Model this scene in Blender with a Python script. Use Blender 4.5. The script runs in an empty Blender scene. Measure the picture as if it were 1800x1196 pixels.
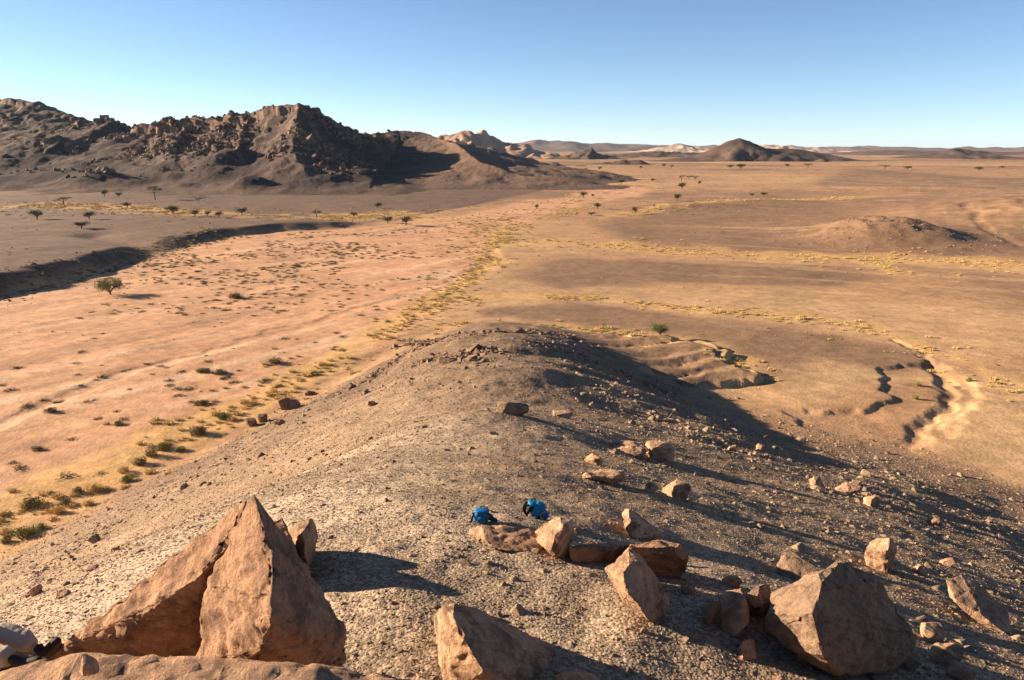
import bpy, bmesh, math, random
import numpy as np
from mathutils import Vector, Matrix, noise as mnoise

S = bpy.context.scene
COL = S.collection
random.seed(7)
RNG = np.random.default_rng(11)

# ------------------------------------------------------------------ camera, sky, sun, exposure
EYE = 30.0                      # eye height above the valley floor
FPX = 1300.0                    # focal length in photo pixels (1800 wide)
PITCH = math.radians(14.5)
cam = bpy.data.cameras.new('camera'); camo = bpy.data.objects.new('camera', cam); COL.objects.link(camo)
cam.sensor_width = 36.0; cam.lens = FPX / 1800 * 36
cam.clip_start = 0.1; cam.clip_end = 120000
camo.location = (0, 0, EYE); camo.rotation_euler = (math.pi / 2 - PITCH, 0, 0)
S.camera = camo

SUN_EL = math.radians(16.5)
SUN_AZ = math.radians(-76.0)    # compass-like: 0 = straight ahead (+Y), negative = left
sdir = Vector((math.sin(SUN_AZ) * math.cos(SUN_EL), math.cos(SUN_AZ) * math.cos(SUN_EL), math.sin(SUN_EL)))
W = bpy.data.worlds.new('World'); S.world = W; W.use_nodes = True
nt = W.node_tree; bg = nt.nodes['Background']
sky = nt.nodes.new('ShaderNodeTexSky'); sky.sky_type = 'NISHITA'; sky.sun_disc = False
sky.sun_elevation = SUN_EL; sky.sun_rotation = SUN_AZ
sky.altitude = 700; sky.air_density = 0.66; sky.dust_density = 0.0; sky.ozone_density = 2.2
nt.links.new(sky.outputs[0], bg.inputs[0]); bg.inputs[1].default_value = 0.05
sl = bpy.data.lights.new('sun', 'SUN'); sl.energy = 5.0; sl.angle = math.radians(0.5); sl.color = (1.0, 0.82, 0.61)
so = bpy.data.objects.new('sun', sl); COL.objects.link(so)
so.rotation_euler = (-sdir).to_track_quat('-Z', 'Y').to_euler(); so.location = (-300, 60, 200)
S.view_settings.view_transform = 'Standard'; S.view_settings.look = 'None'
S.view_settings.gamma = 1.0; S.view_settings.use_curve_mapping = False
S.view_settings.exposure = 1.78

# ------------------------------------------------------------------ helpers: pixel rays, noise
CP, SP = math.cos(PITCH), math.sin(PITCH)
def ray(u, v):
    dv = v - 598.0
    return np.array([u - 900.0, FPX * CP - dv * SP, -FPX * SP - dv * CP])
def at_z(u, v, z=0.0):
    r = ray(u, v); t = (z - EYE) / r[2]; return np.array([0, 0, EYE]) + r * t
def at_y(u, v, y):
    r = ray(u, v); return np.array([0, 0, EYE]) + r * (y / r[1])

def _hash(ix, iy, s):
    h = (ix.astype(np.int64) * 374761393 + iy.astype(np.int64) * 668265263 + s * 1442695041) & 0xffffffff
    h = ((h ^ (h >> 13)) * 1274126177) & 0xffffffff
    h = ((h ^ (h >> 16)) * 2246822519) & 0xffffffff
    return ((h ^ (h >> 15)) & 0xffffff) / float(0xffffff)
def vnoise(x, y, s=0):
    ix = np.floor(x); iy = np.floor(y); fx = x - ix; fy = y - iy
    fx = fx * fx * fx * (fx * (fx * 6 - 15) + 10); fy = fy * fy * fy * (fy * (fy * 6 - 15) + 10)
    a = _hash(ix, iy, s); b = _hash(ix + 1, iy, s); c = _hash(ix, iy + 1, s); d = _hash(ix + 1, iy + 1, s)
    return (a + (b - a) * fx) * (1 - fy) + (c + (d - c) * fx) * fy - 0.5
def fbm(x, y, s=0, o=4, g=0.5):
    r = 0; a = 1.0
    for k in range(o):
        r = r + a * vnoise(x, y, s + k * 17); a *= g; x, y = 1.6 * x + 1.2 * y + 3.1, -1.2 * x + 1.6 * y + 7.7
    return r
def worley(x, y, s=0):
    ix = np.floor(x); iy = np.floor(y); best = np.full(np.shape(x), 9.0); val = np.zeros(np.shape(x))
    for i in (-1, 0, 1):
        for j in (-1, 0, 1):
            cx, cy = ix + i, iy + j
            px = cx + _hash(cx, cy, s); py = cy + _hash(cx, cy, s + 5)
            d = (px - x) ** 2 + (py - y) ** 2
            m = d < best; best = np.where(m, d, best); val = np.where(m, _hash(cx, cy, s + 9), val)
    return np.sqrt(best), val
def sstep(a, b, x):
    t = np.clip((x - a) / (b - a), 0, 1); return t * t * (3 - 2 * t)
def smax(a, b, k):
    h = np.clip(0.5 + 0.5 * (a - b) / k, 0, 1); return b + (a - b) * h + k * h * (1 - h)
def pdist(x, y, P, closed=False):
    """distance to a polyline; also the fractional index and the side of the nearest segment"""
    P = np.asarray(P, float); n = len(P); best = np.full(np.shape(x), 1e18); par = np.zeros(np.shape(x)); side = np.zeros(np.shape(x))
    for i in range(n if closed else n - 1):
        a = P[i]; b = P[(i + 1) % n]; dx, dy = b[0] - a[0], b[1] - a[1]; L = dx * dx + dy * dy + 1e-9
        t = np.clip(((x - a[0]) * dx + (y - a[1]) * dy) / L, 0, 1)
        qx = x - a[0] - t * dx; qy = y - a[1] - t * dy; d = qx * qx + qy * qy
        m = d < best; best = np.where(m, d, best); par = np.where(m, i + t, par); side = np.where(m, dx * qy - dy * qx, side)
    return np.sqrt(best), par, side
def inside(x, y, P):
    r = np.zeros(np.shape(x), bool); n = len(P)
    for i in range(n):
        x1, y1 = P[i][:2]; x2, y2 = P[(i + 1) % n][:2]
        if y1 == y2: continue
        c = ((y1 > y) != (y2 > y)) & (x < (x2 - x1) * (y - y1) / (y2 - y1) + x1); r ^= c
    return r
def sdf(x, y, P):
    d, _, _ = pdist(x, y, P, True); return np.where(inside(x, y, P), d, -d)
def ground_line(pts): return [at_z(u, v)[:2] for u, v in pts]

# ------------------------------------------------------------------ the land: height field
# spur of the lookout hill: thin-plate spline through surveyed points
hc = []
def HY(u, v, y): hc.append(at_y(u, v, y))
def HZ(u, v, z): hc.append(at_z(u, v, z))
HY(850, 915, 11.5); HY(650, 1000, 9.6); HY(200, 1230, 7.4); HY(60, 1180, 8.6); HY(620, 1150, 7.6); HY(1000, 1190, 7.0); HY(1250, 1190, 7.2)
HY(1300, 1050, 9.0); HY(1480, 1175, 8.0); HY(850, 810, 19.0)
HY(850, 720, 32); HY(850, 650, 53); HY(860, 600, 81); HY(850, 578, 105)
HZ(300, 950, 14); HZ(500, 850, 13.5); HZ(650, 710, 12); HZ(150, 1010, 13.5); HZ(0, 1060, 15.5)
HZ(740, 640, 7.0)
HZ(1110, 800, 17.0); HZ(1300, 905, 20.2); HZ(1500, 860, 12); HZ(1600, 930, 15.0); HZ(1200, 1000, 22.9); HZ(1700, 1150, 22.2)
HZ(1800, 1000, 14.2); HZ(950, 650, 13.4); HZ(1000, 604, 5.4); HZ(1030, 720, 13.6)
HZ(1150, 690, 2.2); HZ(1300, 752, 0.7); HZ(1450, 780, 0.3); HZ(1085, 640, 2.6)
for u, v in [(0, 985), (150, 905), (300, 830), (420, 770), (520, 720), (640, 650), (740, 600), (850, 566),
             (1610, 800), (1800, 870)]:
    HZ(u, v, 0.0)
for u, v in [(1050, 598), (1180, 640), (1330, 694), (1480, 738)]: HZ(u, v, -0.9)
for x, y, z in [(-58, 62, -7), (-45, 90, -7), (-28, 125, -6), (0, 150, -6), (30, 115, -4), (60, 95, -6), (75, 65, -6), (-70, 20, -6),
                (-60, -40, 0), (0, -3, 27.9), (0, -25, 31), (50, -40, 6), (75, 10, -4), (-12, 5, 21.5), (-30, 5, 13.5), (9, 3, 24.5), (22, 0, 19), (-2.5, 4.4, 24.6), (2.5, 4.4, 24.6)]:
    hc.append(np.array([x, y, z], float))
hc = np.array(hc)
def _tk(r2): return r2 * np.log(r2 + 1e-6)
_A = hc[:, :2] / 40.0; _n = len(_A)
_K = _tk(((_A[:, None] - _A[None]) ** 2).sum(-1)) + np.eye(_n) * 0.002
_Q = np.c_[np.ones(_n), _A]
_sol = np.linalg.solve(np.block([[_K, _Q], [_Q.T, np.zeros((3, 3))]]), np.r_[hc[:, 2], np.zeros(3)])
def spur(x, y):
    X = np.asarray(x) / 40.0; Y = np.asarray(y) / 40.0
    r = _sol[_n] + _sol[_n + 1] * X + _sol[_n + 2] * Y
    for i in range(_n): r = r + _sol[i] * _tk((X - _A[i, 0]) ** 2 + (Y - _A[i, 1]) ** 2)
    far = np.hypot(np.asarray(x), np.asarray(y) - 30)
    return np.where(far > 150, -8.0, r - np.clip(far - 105, 0, 50) * 0.2)

BANK = ground_line([(-260, 600), (-120, 556), (0, 521), (70, 506), (130, 489), (200, 471), (280, 447), (350, 430), (420, 418), (520, 408), (592, 403), (640, 398), (670, 392)])
WADI = ground_line([(-500, 1150), (-260, 1000), (0, 955), (150, 872), (300, 805), (420, 745), (520, 690), (640, 625), (740, 575), (800, 520), (855, 470), (880, 420),
                    (900, 405), (960, 375), (1040, 355), (1120, 345), (1140, 335), (1100, 318), (1040, 330), (1000, 345), (930, 352), (850, 372), (760, 388), (700, 395), (592, 405), (520, 410), (420, 420), (350, 432), (280, 449),
                    (200, 473), (130, 491), (0, 523), (-260, 603), (-700, 760)])
GOLD = [(ground_line([(0, 940), (100, 880), (250, 805), (400, 735), (520, 670), (640, 610), (740, 555), (800, 515), (860, 460), (880, 425), (900, 400)]), 3.6),
        (ground_line([(790, 574), (870, 570), (950, 575), (1040, 580), (1110, 585), (1200, 602), (1270, 628), (1330, 660)]), 2.2),
        (ground_line([(800, 528), (900, 522), (1060, 524), (1160, 536), (1260, 548), (1400, 560), (1500, 573), (1580, 595), (1640, 622), (1700, 652), (1800, 690), (1950, 740)]), 2.6),
        (ground_line([(870, 430), (980, 428), (1080, 433), (1200, 441), (1330, 447), (1450, 452), (1600, 458), (1720, 464), (1800, 472), (1950, 484)]), 9.0),
        (ground_line([(1450, 447), (1540, 462), (1575, 478)]), 3.0),
        (ground_line([(-100, 372), (0, 366), (120, 362), (240, 372), (360, 385), (480, 385), (560, 390), (640, 378), (730, 386)]), 16.0),
        (ground_line([(1100, 378), (1200, 362), (1300, 352), (1400, 356), (1500, 352)]), 8.0)]
GULLY = [(ground_line([(1640, 640), (1678, 664), (1686, 690), (1672, 720), (1645, 748), (1612, 798), (1560, 800)]), 5.5, 0.9),
         (ground_line([(950, 577), (1040, 581), (1100, 588), (1200, 606), (1290, 640), (1340, 664)]), 2.0, 0.7),
         (ground_line([(1640, 640), (1600, 612), (1560, 596)]), 2.0, 0.5),
         (ground_line([(860, 430), (866, 455), (800, 500), (640, 540), (400, 600), (150, 690), (0, 760)]), 5.0, 0.35),
         (ground_line([(1690, 385), (1740, 415), (1800, 436), (1900, 450)]), 6.0, 0.9)]
SUNK = ground_line([(1560, 650), (1640, 636), (1682, 662), (1686, 690), (1670, 720), (1645, 748), (1628, 800), (1540, 790), (1440, 765), (1400, 735), (1480, 735), (1540, 725), (1572, 702), (1556, 682)])
LOBES = ground_line([(960, 590), (1050, 583), (1140, 592), (1240, 612), (1320, 645), (1350, 668), (1335, 700), (1250, 694), (1130, 664), (1040, 628)])
FINGERS = [(ground_line(p), r) for p, r in (([(965, 588), (1050, 592), (1088, 597)], 3.2), ([(1015, 610), (1095, 603), (1140, 598)], 3.2), ([(1040, 625), (1135, 622), (1198, 615)], 3.4), ([(1100, 641), (1190, 637), (1240, 629)], 3.2),
           ([(1140, 655), (1220, 656), (1270, 650)], 3.2), ([(1190, 674), (1270, 670), (1320, 668)], 2.8))]
NOTCH = ground_line([(292, 447), (255, 440), (205, 432), (165, 424)])
DARKP = [ground_line([(870, 490), (1000, 452), (1250, 462), (1500, 468), (1560, 490), (1500, 505), (1200, 500), (1000, 508)]),
         ground_line([(820, 548), (1000, 534), (1150, 546), (1400, 574), (1560, 606), (1640, 638), (1560, 660), (1480, 690), (1420, 705), (1350, 680), (1330, 640), (1250, 606), (1150, 585), (980, 566), (860, 560)]),
         ground_line([(1580, 470), (1720, 474), (1800, 486), (1900, 520), (1850, 545), (1700, 500)]),
         ground_line([(1160, 350), (1300, 342), (1500, 355), (1800, 345), (2000, 380), (2000, 450), (1700, 455), (1300, 438), (1100, 425), (1050, 400)]),
         ground_line([(1500, 295), (1700, 310), (2100, 320), (2100, 345), (1700, 338), (1400, 330)])]
PALEP = [ground_line([(1330, 700), (1460, 640), (1560, 660), (1500, 700), (1400, 715)]),
         ground_line([(1620, 800), (1690, 690), (1760, 660), (1950, 720), (1950, 900), (1800, 862)])]
MOUND = [(133, 262, 6.5, 18, 30), (116, 252, 2.6, 14, 18), (225, 310, 7.0, 62, 60), (330, 380, 9.0, 110, 90), (95, 395, 2.4, 34, 10), (140, 420, 1.8, 40, 12),
         (-38, 640, 4.0, 26, 14), (230, 150, 2.5, 60, 40), (300, 560, 3.0, 150, 40)]

def gwarp(x, y): return x + 5 * vnoise(x / 16, y / 16, 41) + 1.6 * fbm(x / 3, y / 3, 42, 3), y + 5 * vnoise(x / 16, y / 16, 43) + 1.6 * fbm(x / 3, y / 3, 44, 3)
def plain(x, y):
    d = np.hypot(x, y)
    z = fbm(x / 90, y / 90, 3, 3) * 1.2 * sstep(60, 300, d) + fbm(x / 22, y / 22, 5, 4) * 0.35
    z = z + fbm(x / 900, y / 900, 8, 3) * 10 * sstep(900, 3500, d)
    # terrace left of the wadi, with its bank
    dist, par, side = pdist(x, y, BANK)
    wob = fbm(x / 14, y / 14, 21, 3)
    dd = np.where(side > 0, dist, -dist) + wob * 5.0
    hgt = np.interp(par, [0, 2, 5, 6, 7.2, 8, 10, 12], [3.7, 3.7, 3.4, 2.8, 2.2, 2.6, 2.1, 0.3])
    ter = hgt * sstep(-1, 9, dd) * (1 - sstep(90, 190, dd) * 0.8)
    nd, _, _ = pdist(x, y, NOTCH); ter = ter * (1 - 0.75 * np.exp(-(nd / 6) ** 2))
    z = z + ter
    for cx, cy, h, rx, ry in MOUND:
        q = np.exp(-((x - cx) / rx) ** 2 - ((y - cy) / ry) ** 2)
        z = z + h * q * (1 + (0.4 if rx < 35 else 0.12) * fbm(x / 9, y / 9, 31, 3))
    for ln, w, dep in GULLY:
        gd, _, _ = pdist(*gwarp(x, y), ln)
        w = w * 0.42; dep = dep * 0.42
        z = z - dep * (1 - sstep(w * 0.3, w, gd))
    gx, gy = gwarp(x, y)
    z = z - 0.36 * sstep(-0.5, 0.5, sdf(gx, gy, SUNK))
    lm = sstep(-6, 6, sdf(x, y, LOBES)); z = z - 0.5 * lm; lobe = 0
    for f, r in FINGERS:
        fd, fp, _ = pdist(gx, gy, f); fr = r * (0.75 + 0.25 * fp); lobe = np.maximum(lobe, (0.6 + 0.4 * np.clip(1 - fd / fr, 0, 1)) * (1 - sstep(0.78, 1.0, fd / fr)))
    z = z + 1.35 * lobe
    # flow-streaked sand of the riverbed
    z = z + 0.15 * fbm((x * 0.55 + y * 0.83) / 34, (x * 0.83 - y * 0.55) / 5, 45, 4) * sstep(-8, 8, -x) * sstep(50, 80, y + 0.3 * np.abs(x))
    return z
def height(x, y):
    x = np.asarray(x, float); y = np.asarray(y, float)
    p = plain(x, y); h = spur(x, y)
    rough = fbm(x / 7, y / 7, 51, 4) * 0.7 * sstep(20, 70, np.hypot(x, y)) + fbm(x / 2.2, y / 2.2, 57, 4) * 0.16
    r = smax(h + rough * sstep(-1, 3, h), p, 0.9)
    return r + fbm(x / 0.5, y / 0.5, 61, 3) * 0.035 * (1 - sstep(40, 90, np.hypot(x, y)))
_ys = np.concatenate([np.linspace(2.5, 160, 1400), np.geomspace(160.3, 6000, 900)])
def hit(u, v):
    r = ray(u, v); t = _ys / r[1]; z = EYE + r[2] * t - height(r[0] * t, _ys)
    k = int(np.argmax(z < 0)) if (z < 0).any() else len(_ys) - 1
    a, b = (z[k - 1], z[k]) if k else (1, 0); f = a / (a - b + 1e-9)
    yy = _ys[k - 1] + (_ys[k] - _ys[k - 1]) * f
    return np.array([r[0] * yy / r[1], yy, EYE + r[2] * yy / r[1]])

def lerp(a, b, m): m = np.asarray(m)[..., None]; return a * (1 - m) + np.asarray(b, float) * m
C_SAND = (0.465, 0.252, 0.134); C_GRAV = (0.335, 0.19, 0.098); C_DARK = (0.195, 0.115, 0.067); C_GOLD = (0.52, 0.305, 0.115)
C_PALE = (0.45, 0.28, 0.14); C_TERR = (0.122, 0.077, 0.054); C_HILL = (0.255, 0.168, 0.103); C_HPAL = (0.30, 0.225, 0.155); C_HDRK = (0.16, 0.10, 0.063)
def ground_colour(x, y, z):
    d = np.hypot(x, y)
    c = np.ones(x.shape + (3,)) * C_GRAV
    n1 = fbm(x / 60, y / 60, 71, 4); n2 = fbm(x / 9, y / 9, 75, 4); n3 = fbm(x / 1.5, y / 1.5, 77, 3); n0 = fbm(x / 400, y / 160, 79, 4)
    c = lerp(c, C_PALE, sstep(0.0, 0.5, n0 + 0.3 * n1) * 0.6)
    c = lerp(c, C_TERR, sstep(0.05, 0.5, -n0 + 0.3 * n1) * 0.6 * sstep(250, 600, d))
    for P in DARKP:
        s = sdf(x, y, P) / (0.03 * d + 1e-3); c = lerp(c, C_DARK, sstep(-0.55, 0.7, s + 0.9 * n2 + 0.5 * n3) * (0.78 + 0.7 * n1 + 0.5 * n2).clip(0, .95))
    for P in PALEP:
        s = sdf(x, y, P) / (0.03 * d + 1e-3); c = lerp(c, C_PALE, sstep(-1.2, 1.2, s + 0.8 * n2) * 0.85)
    bd, par, side = pdist(x, y, BANK); terr = (side > 0) & (x < 40) & (y > 60)
    tm = np.where(terr, sstep(0, 5, bd) * (1 - sstep(500, 900, d)), 0)
    c = lerp(c, C_TERR, tm * 0.9)
    sw = sdf(x, y, WADI) / (0.03 * d + 1e-3)
    c = lerp(c, C_SAND, sstep(-0.45, 0.35, sw + 0.5 * n2))
    c = lerp(c, np.array(C_SAND) * 0.8, sstep(0.1, 0.5, fbm((x * 0.55 + y * 0.83) / 55, (x * 0.83 - y * 0.55) / 9, 85, 3)) * sstep(0, 1, sw) * 0.6)
    c = lerp(c, (0.56, 0.35, 0.215), sstep(0.12, 0.4, fbm((x * 0.6 + y * 0.8) / 70, (x * 0.8 - y * 0.6) / 3.5, 87, 4)) * sstep(0, .6, sw) * 0.6)
    for gi, (ln, w) in enumerate(GOLD):
        gd, _, _ = pdist(x + 8 * vnoise(x / 25, y / 25, 91) + 3 * vnoise(x / 5, y / 5, 93), y, ln)
        c = lerp(c, C_GOLD, (1 - sstep(0.3 * w, 1.5 * w, gd + n2 * w * (1.6 if gi else .8))) * (0.6 if gi else .85))
    for ln, w, dep in GULLY[1:2]:
        gd, _, _ = pdist(*gwarp(x, y), ln)
        c = lerp(c, C_PALE, (1 - sstep(0.3 * w, 0.8 * w, gd)) * 0.7)
    # long pale rills on the right-hand flats
    rl = fbm((x * 0.35 + y * 0.94) / 6, (x * 0.94 - y * 0.35) / 120, 95, 4)
    c = lerp(c, C_PALE, sstep(0.12, 0.4, rl) * sstep(0, 60, x - 0.1 * y) * 0.45 * (d < 900))
    gx, gy = gwarp(x, y); lobe = 0
    for f, r in FINGERS: lobe = np.maximum(lobe, 1 - sstep(0.7, 0.95, pdist(gx, gy, f)[0] / r))
    c = lerp(c, C_PALE, sstep(-2, 3, sdf(x, y, LOBES)) * 0.6); c = lerp(c, C_DARK, lobe * 0.8)
    hm = spur(x, y) + 1.6 * n2
    m = sstep(-0.4, 1.4, hm)
    hillc = np.ones(x.shape + (3,)) * C_HILL
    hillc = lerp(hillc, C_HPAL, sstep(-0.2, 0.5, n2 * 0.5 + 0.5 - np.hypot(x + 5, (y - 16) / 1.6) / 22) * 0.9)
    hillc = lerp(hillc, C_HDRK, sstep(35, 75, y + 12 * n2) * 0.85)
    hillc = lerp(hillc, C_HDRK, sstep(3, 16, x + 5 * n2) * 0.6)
    c = lerp(c, 0, 0)
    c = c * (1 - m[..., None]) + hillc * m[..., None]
    return c * (1 + 0.30 * n3 + 0.18 * n2)[..., None].clip(0.5, 1.6), m

# ------------------------------------------------------------------ materials
def mat(name):
    m = bpy.data.materials.new(name); m.use_nodes = True; N = m.node_tree
    b = N.nodes['Principled BSDF']; b.inputs['Roughness'].default_value = 0.95; b.inputs['Specular IOR Level'].default_value = 0.12
    return m, N, b
def nd(N, t, **kw):
    n = N.nodes.new(t)
    for k, v in kw.items():
        if hasattr(n, k): setattr(n, k, v)
        else: n.inputs[k.replace('_', ' ')].default_value = v
    return n
def noise_n(N, co, scale, detail=6, rough=0.6):
    n = nd(N, 'ShaderNodeTexNoise'); n.inputs['Scale'].default_value = scale; n.inputs['Detail'].default_value = detail; n.inputs['Roughness'].default_value = rough
    N.links.new(co, n.inputs['Vector']); return n
def math_n(N, op, a, b=None, c=None):
    n = N.nodes.new('ShaderNodeMath'); n.operation = op
    for i, v in enumerate((a, b, c)):
        if v is None: continue
        if hasattr(v, 'links') or hasattr(v, 'is_linked'): N.links.new(v, n.inputs[i])
        else: n.inputs[i].default_value = v
    return n.outputs[0]
def mixc(N, f, a, b, mode='MIX'):
    n = N.nodes.new('ShaderNodeMix'); n.data_type = 'RGBA'; n.blend_type = mode
    for i, v in ((0, f), (6, a), (7, b)):
        if hasattr(v, 'is_linked'): N.links.new(v, n.inputs[i])
        elif i == 0: n.inputs[0].default_value = v
        else: n.inputs[i].default_value = (*v, 1)
    return n.outputs[2]
def ramp(N, f, stops):
    n = N.nodes.new('ShaderNodeValToRGB'); e = n.color_ramp.elements
    while len(e) < len(stops): e.new(0.5)
    for k, (p, c) in enumerate(stops): e[k].position = p; e[k].color = (*c, 1)
    N.links.new(f, n.inputs[0]); return n.outputs[0]

def ground_mat():
    m, N, b = mat('desert_ground')
    at = nd(N, 'ShaderNodeAttribute', attribute_name='tint'); gr = nd(N, 'ShaderNodeAttribute', attribute_name='gravel')
    co = nd(N, 'ShaderNodeNewGeometry').outputs['Position']
    n1 = noise_n(N, co, 9, 5, 0.7); n2 = noise_n(N, co, 0.9, 6, 0.65)
    v = nd(N, 'ShaderNodeTexVoronoi'); v.inputs['Scale'].default_value = 24; N.links.new(co, v.inputs['Vector'])
    vb = nd(N, 'ShaderNodeTexVoronoi'); vb.inputs['Scale'].default_value = 2.6; N.links.new(co, vb.inputs['Vector'])
    k = math_n(N, 'MULTIPLY_ADD', n1.outputs[0], 0.7, 0.65)
    k2 = math_n(N, 'MULTIPLY_ADD', n2.outputs[0], 0.9, 0.55)
    kk = math_n(N, 'MULTIPLY', k, k2)
    pc = nd(N, 'ShaderNodeSeparateColor'); N.links.new(v.outputs['Color'], pc.inputs[0])
    peb = math_n(N, 'MULTIPLY_ADD', pc.outputs[0], 0.9, 0.55)
    pm = math_n(N, 'MULTIPLY_ADD', math_n(N, 'SUBTRACT', peb, 1.0), gr.outputs['Fac'], 1.0)
    kk = math_n(N, 'MULTIPLY', kk, pm)
    n4 = noise_n(N, co, 0.12, 9, 0.72); kk = math_n(N, 'MULTIPLY', kk, math_n(N, 'MULTIPLY_ADD', n4.outputs[0], 0.8, 0.6))
    sc = nd(N, 'ShaderNodeVectorMath'); sc.operation = 'SCALE'; N.links.new(at.outputs['Color'], sc.inputs[0]); N.links.new(kk, sc.inputs[3])
    N.links.new(sc.outputs[0], b.inputs['Base Color'])
    hgt = math_n(N, 'MULTIPLY', math_n(N, 'SUBTRACT', 1.0, v.outputs['Distance']), gr.outputs['Fac'])
    hgt2 = math_n(N, 'MULTIPLY_ADD', n1.outputs[0], 0.5, hgt)
    bp = nd(N, 'ShaderNodeBump'); bp.inputs['Strength'].default_value = 0.4; bp.inputs['Distance'].default_value = 0.03
    N.links.new(hgt2, bp.inputs['Height'])
    bp2 = nd(N, 'ShaderNodeBump'); bp2.inputs['Strength'].default_value = 0.22; bp2.inputs['Distance'].default_value = 0.35
    h3 = math_n(N, 'MULTIPLY_ADD', vb.outputs['Distance'], -0.35, n2.outputs[0])
    N.links.new(h3, bp2.inputs['Height']); N.links.new(bp.outputs[0], bp2.inputs['Normal']); N.links.new(bp2.outputs[0], b.inputs['Normal'])
    return m
def far_mat():
    m, N, b = mat('weathered_slope')
    at = nd(N, 'ShaderNodeAttribute', attribute_name='tint'); co = nd(N, 'ShaderNodeNewGeometry').outputs['Position']
    n1 = noise_n(N, co, 0.25, 7, 0.7); n2 = noise_n(N, co, 0.04, 5, 0.6)
    kk = math_n(N, 'MULTIPLY', math_n(N, 'MULTIPLY_ADD', n1.outputs[0], 1.0, 0.5), math_n(N, 'MULTIPLY_ADD', n2.outputs[0], 0.6, 0.7))
    sc = nd(N, 'ShaderNodeVectorMath'); sc.operation = 'SCALE'; N.links.new(at.outputs['Color'], sc.inputs[0]); N.links.new(kk, sc.inputs[3])
    N.links.new(sc.outputs[0], b.inputs['Base Color'])
    bp = nd(N, 'ShaderNodeBump'); bp.inputs['Strength'].default_value = 0.8; bp.inputs['Distance'].default_value = 1.5
    N.links.new(n1.outputs[0], bp.inputs['Height']); N.links.new(bp.outputs[0], b.inputs['Normal'])
    return m
def rock_mat(name, base, dark, amount=0.5, scale=1.0, rnd=0.0):
    """sandstone: patchy desert varnish, buff scars, hairline cracks and pitted grain"""
    m, N, b = mat(name)
    co = nd(N, 'ShaderNodeNewGeometry').outputs['Position']
    n1 = noise_n(N, co, 2.6 * scale, 8, 0.66); n2 = noise_n(N, co, 9 * scale, 8, 0.70); n3 = noise_n(N, co, 48 * scale, 4, 0.6); n4 = noise_n(N, co, 1.1 * scale, 6, 0.6)
    f = math_n(N, 'MULTIPLY', ramp(N, n1.outputs[0], [(0.48, (0, 0, 0)), (0.60, (1, 1, 1))]), amount)
    g = math_n(N, 'MULTIPLY', ramp(N, n4.outputs[0], [(0.52, (0, 0, 0)), (0.62, (1, 1, 1))]), 0.55)
    c = mixc(N, g, base, tuple(min(1, k * f_) for k, f_ in zip(base, (1.25, 1.3, 1.35))))
    c = mixc(N, f, c, dark)
    wv = nd(N, 'ShaderNodeVectorMath'); wv.operation = 'MULTIPLY_ADD'; N.links.new(n2.outputs['Color'], wv.inputs[0]); wv.inputs[1].default_value = (.35 / scale,) * 3; N.links.new(co, wv.inputs[2])
    v = nd(N, 'ShaderNodeTexVoronoi'); v.feature = 'DISTANCE_TO_EDGE'; v.inputs['Scale'].default_value = 1.5 * scale; N.links.new(wv.outputs[0], v.inputs['Vector'])
    cr = ramp(N, v.outputs['Distance'], [(0.0, (0.35, 0.35, 0.35)), (0.028, (1, 1, 1))])
    k = math_n(N, 'MULTIPLY', math_n(N, 'MULTIPLY_ADD', n2.outputs[0], 1.2, 0.40), math_n(N, 'MULTIPLY_ADD', n3.outputs[0], 0.7, 0.65))
    if rnd:
        oi = nd(N, 'ShaderNodeObjectInfo'); k = math_n(N, 'MULTIPLY', k, math_n(N, 'MULTIPLY_ADD', oi.outputs['Random'], rnd, 1 - 0.5 * rnd))
    sc = nd(N, 'ShaderNodeVectorMath'); sc.operation = 'SCALE'; N.links.new(c, sc.inputs[0]); N.links.new(k, sc.inputs[3])
    N.links.new(sc.outputs[0], b.inputs['Base Color'])
    h = math_n(N, 'MULTIPLY_ADD', n3.outputs[0], 0.25, n2.outputs[0]); h = math_n(N, 'MULTIPLY_ADD', cr, 0.25, h)
    bp = nd(N, 'ShaderNodeBump'); bp.inputs['Strength'].default_value = 0.9; bp.inputs['Distance'].default_value = 0.10 / scale
    N.links.new(h, bp.inputs['Height']); N.links.new(bp.outputs[0], b.inputs['Normal'])
    return m
def leaf_mat(name, c1, c2):
    m, N, b = mat(name)
    co = nd(N, 'ShaderNodeTexCoord').outputs['Object']; oi = nd(N, 'ShaderNodeObjectInfo')
    n = noise_n(N, co, 5, 3); f = math_n(N, 'MULTIPLY_ADD', oi.outputs['Random'], 0.5, math_n(N, 'MULTIPLY_ADD', n.outputs[0], 1.6, -0.55))
    N.links.new(mixc(N, f, c1, c2), b.inputs['Base Color']); b.inputs['Roughness'].default_value = 0.7
    return m
def plain_mat(name, c, rough=0.8, var=0.25, scale=30, bump=0.3):
    m, N, b = mat(name); co = nd(N, 'ShaderNodeTexCoord').outputs['Object']
    n = noise_n(N, co, scale, 5); k = math_n(N, 'MULTIPLY_ADD', n.outputs[0], 2 * var, 1 - var)
    sc = nd(N, 'ShaderNodeVectorMath'); sc.operation = 'SCALE'; sc.inputs[0].default_value = c; N.links.new(k, sc.inputs[3])
    N.links.new(sc.outputs[0], b.inputs['Base Color']); b.inputs['Roughness'].default_value = rough
    bp = nd(N, 'ShaderNodeBump'); bp.inputs['Strength'].default_value = bump; bp.inputs['Distance'].default_value = 0.02
    N.links.new(n.outputs[0], bp.inputs['Height']); N.links.new(bp.outputs[0], b.inputs['Normal'])
    return m
M_GROUND = ground_mat(); M_FAR = far_mat()
M_ROCK = rock_mat('tan_sandstone', (0.45, 0.264, 0.156), (0.18, 0.105, 0.068), 0.8)
M_RED = rock_mat('red_brown_sandstone', (0.38, 0.214, 0.124), (0.16, 0.09, 0.06), 0.7)
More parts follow.
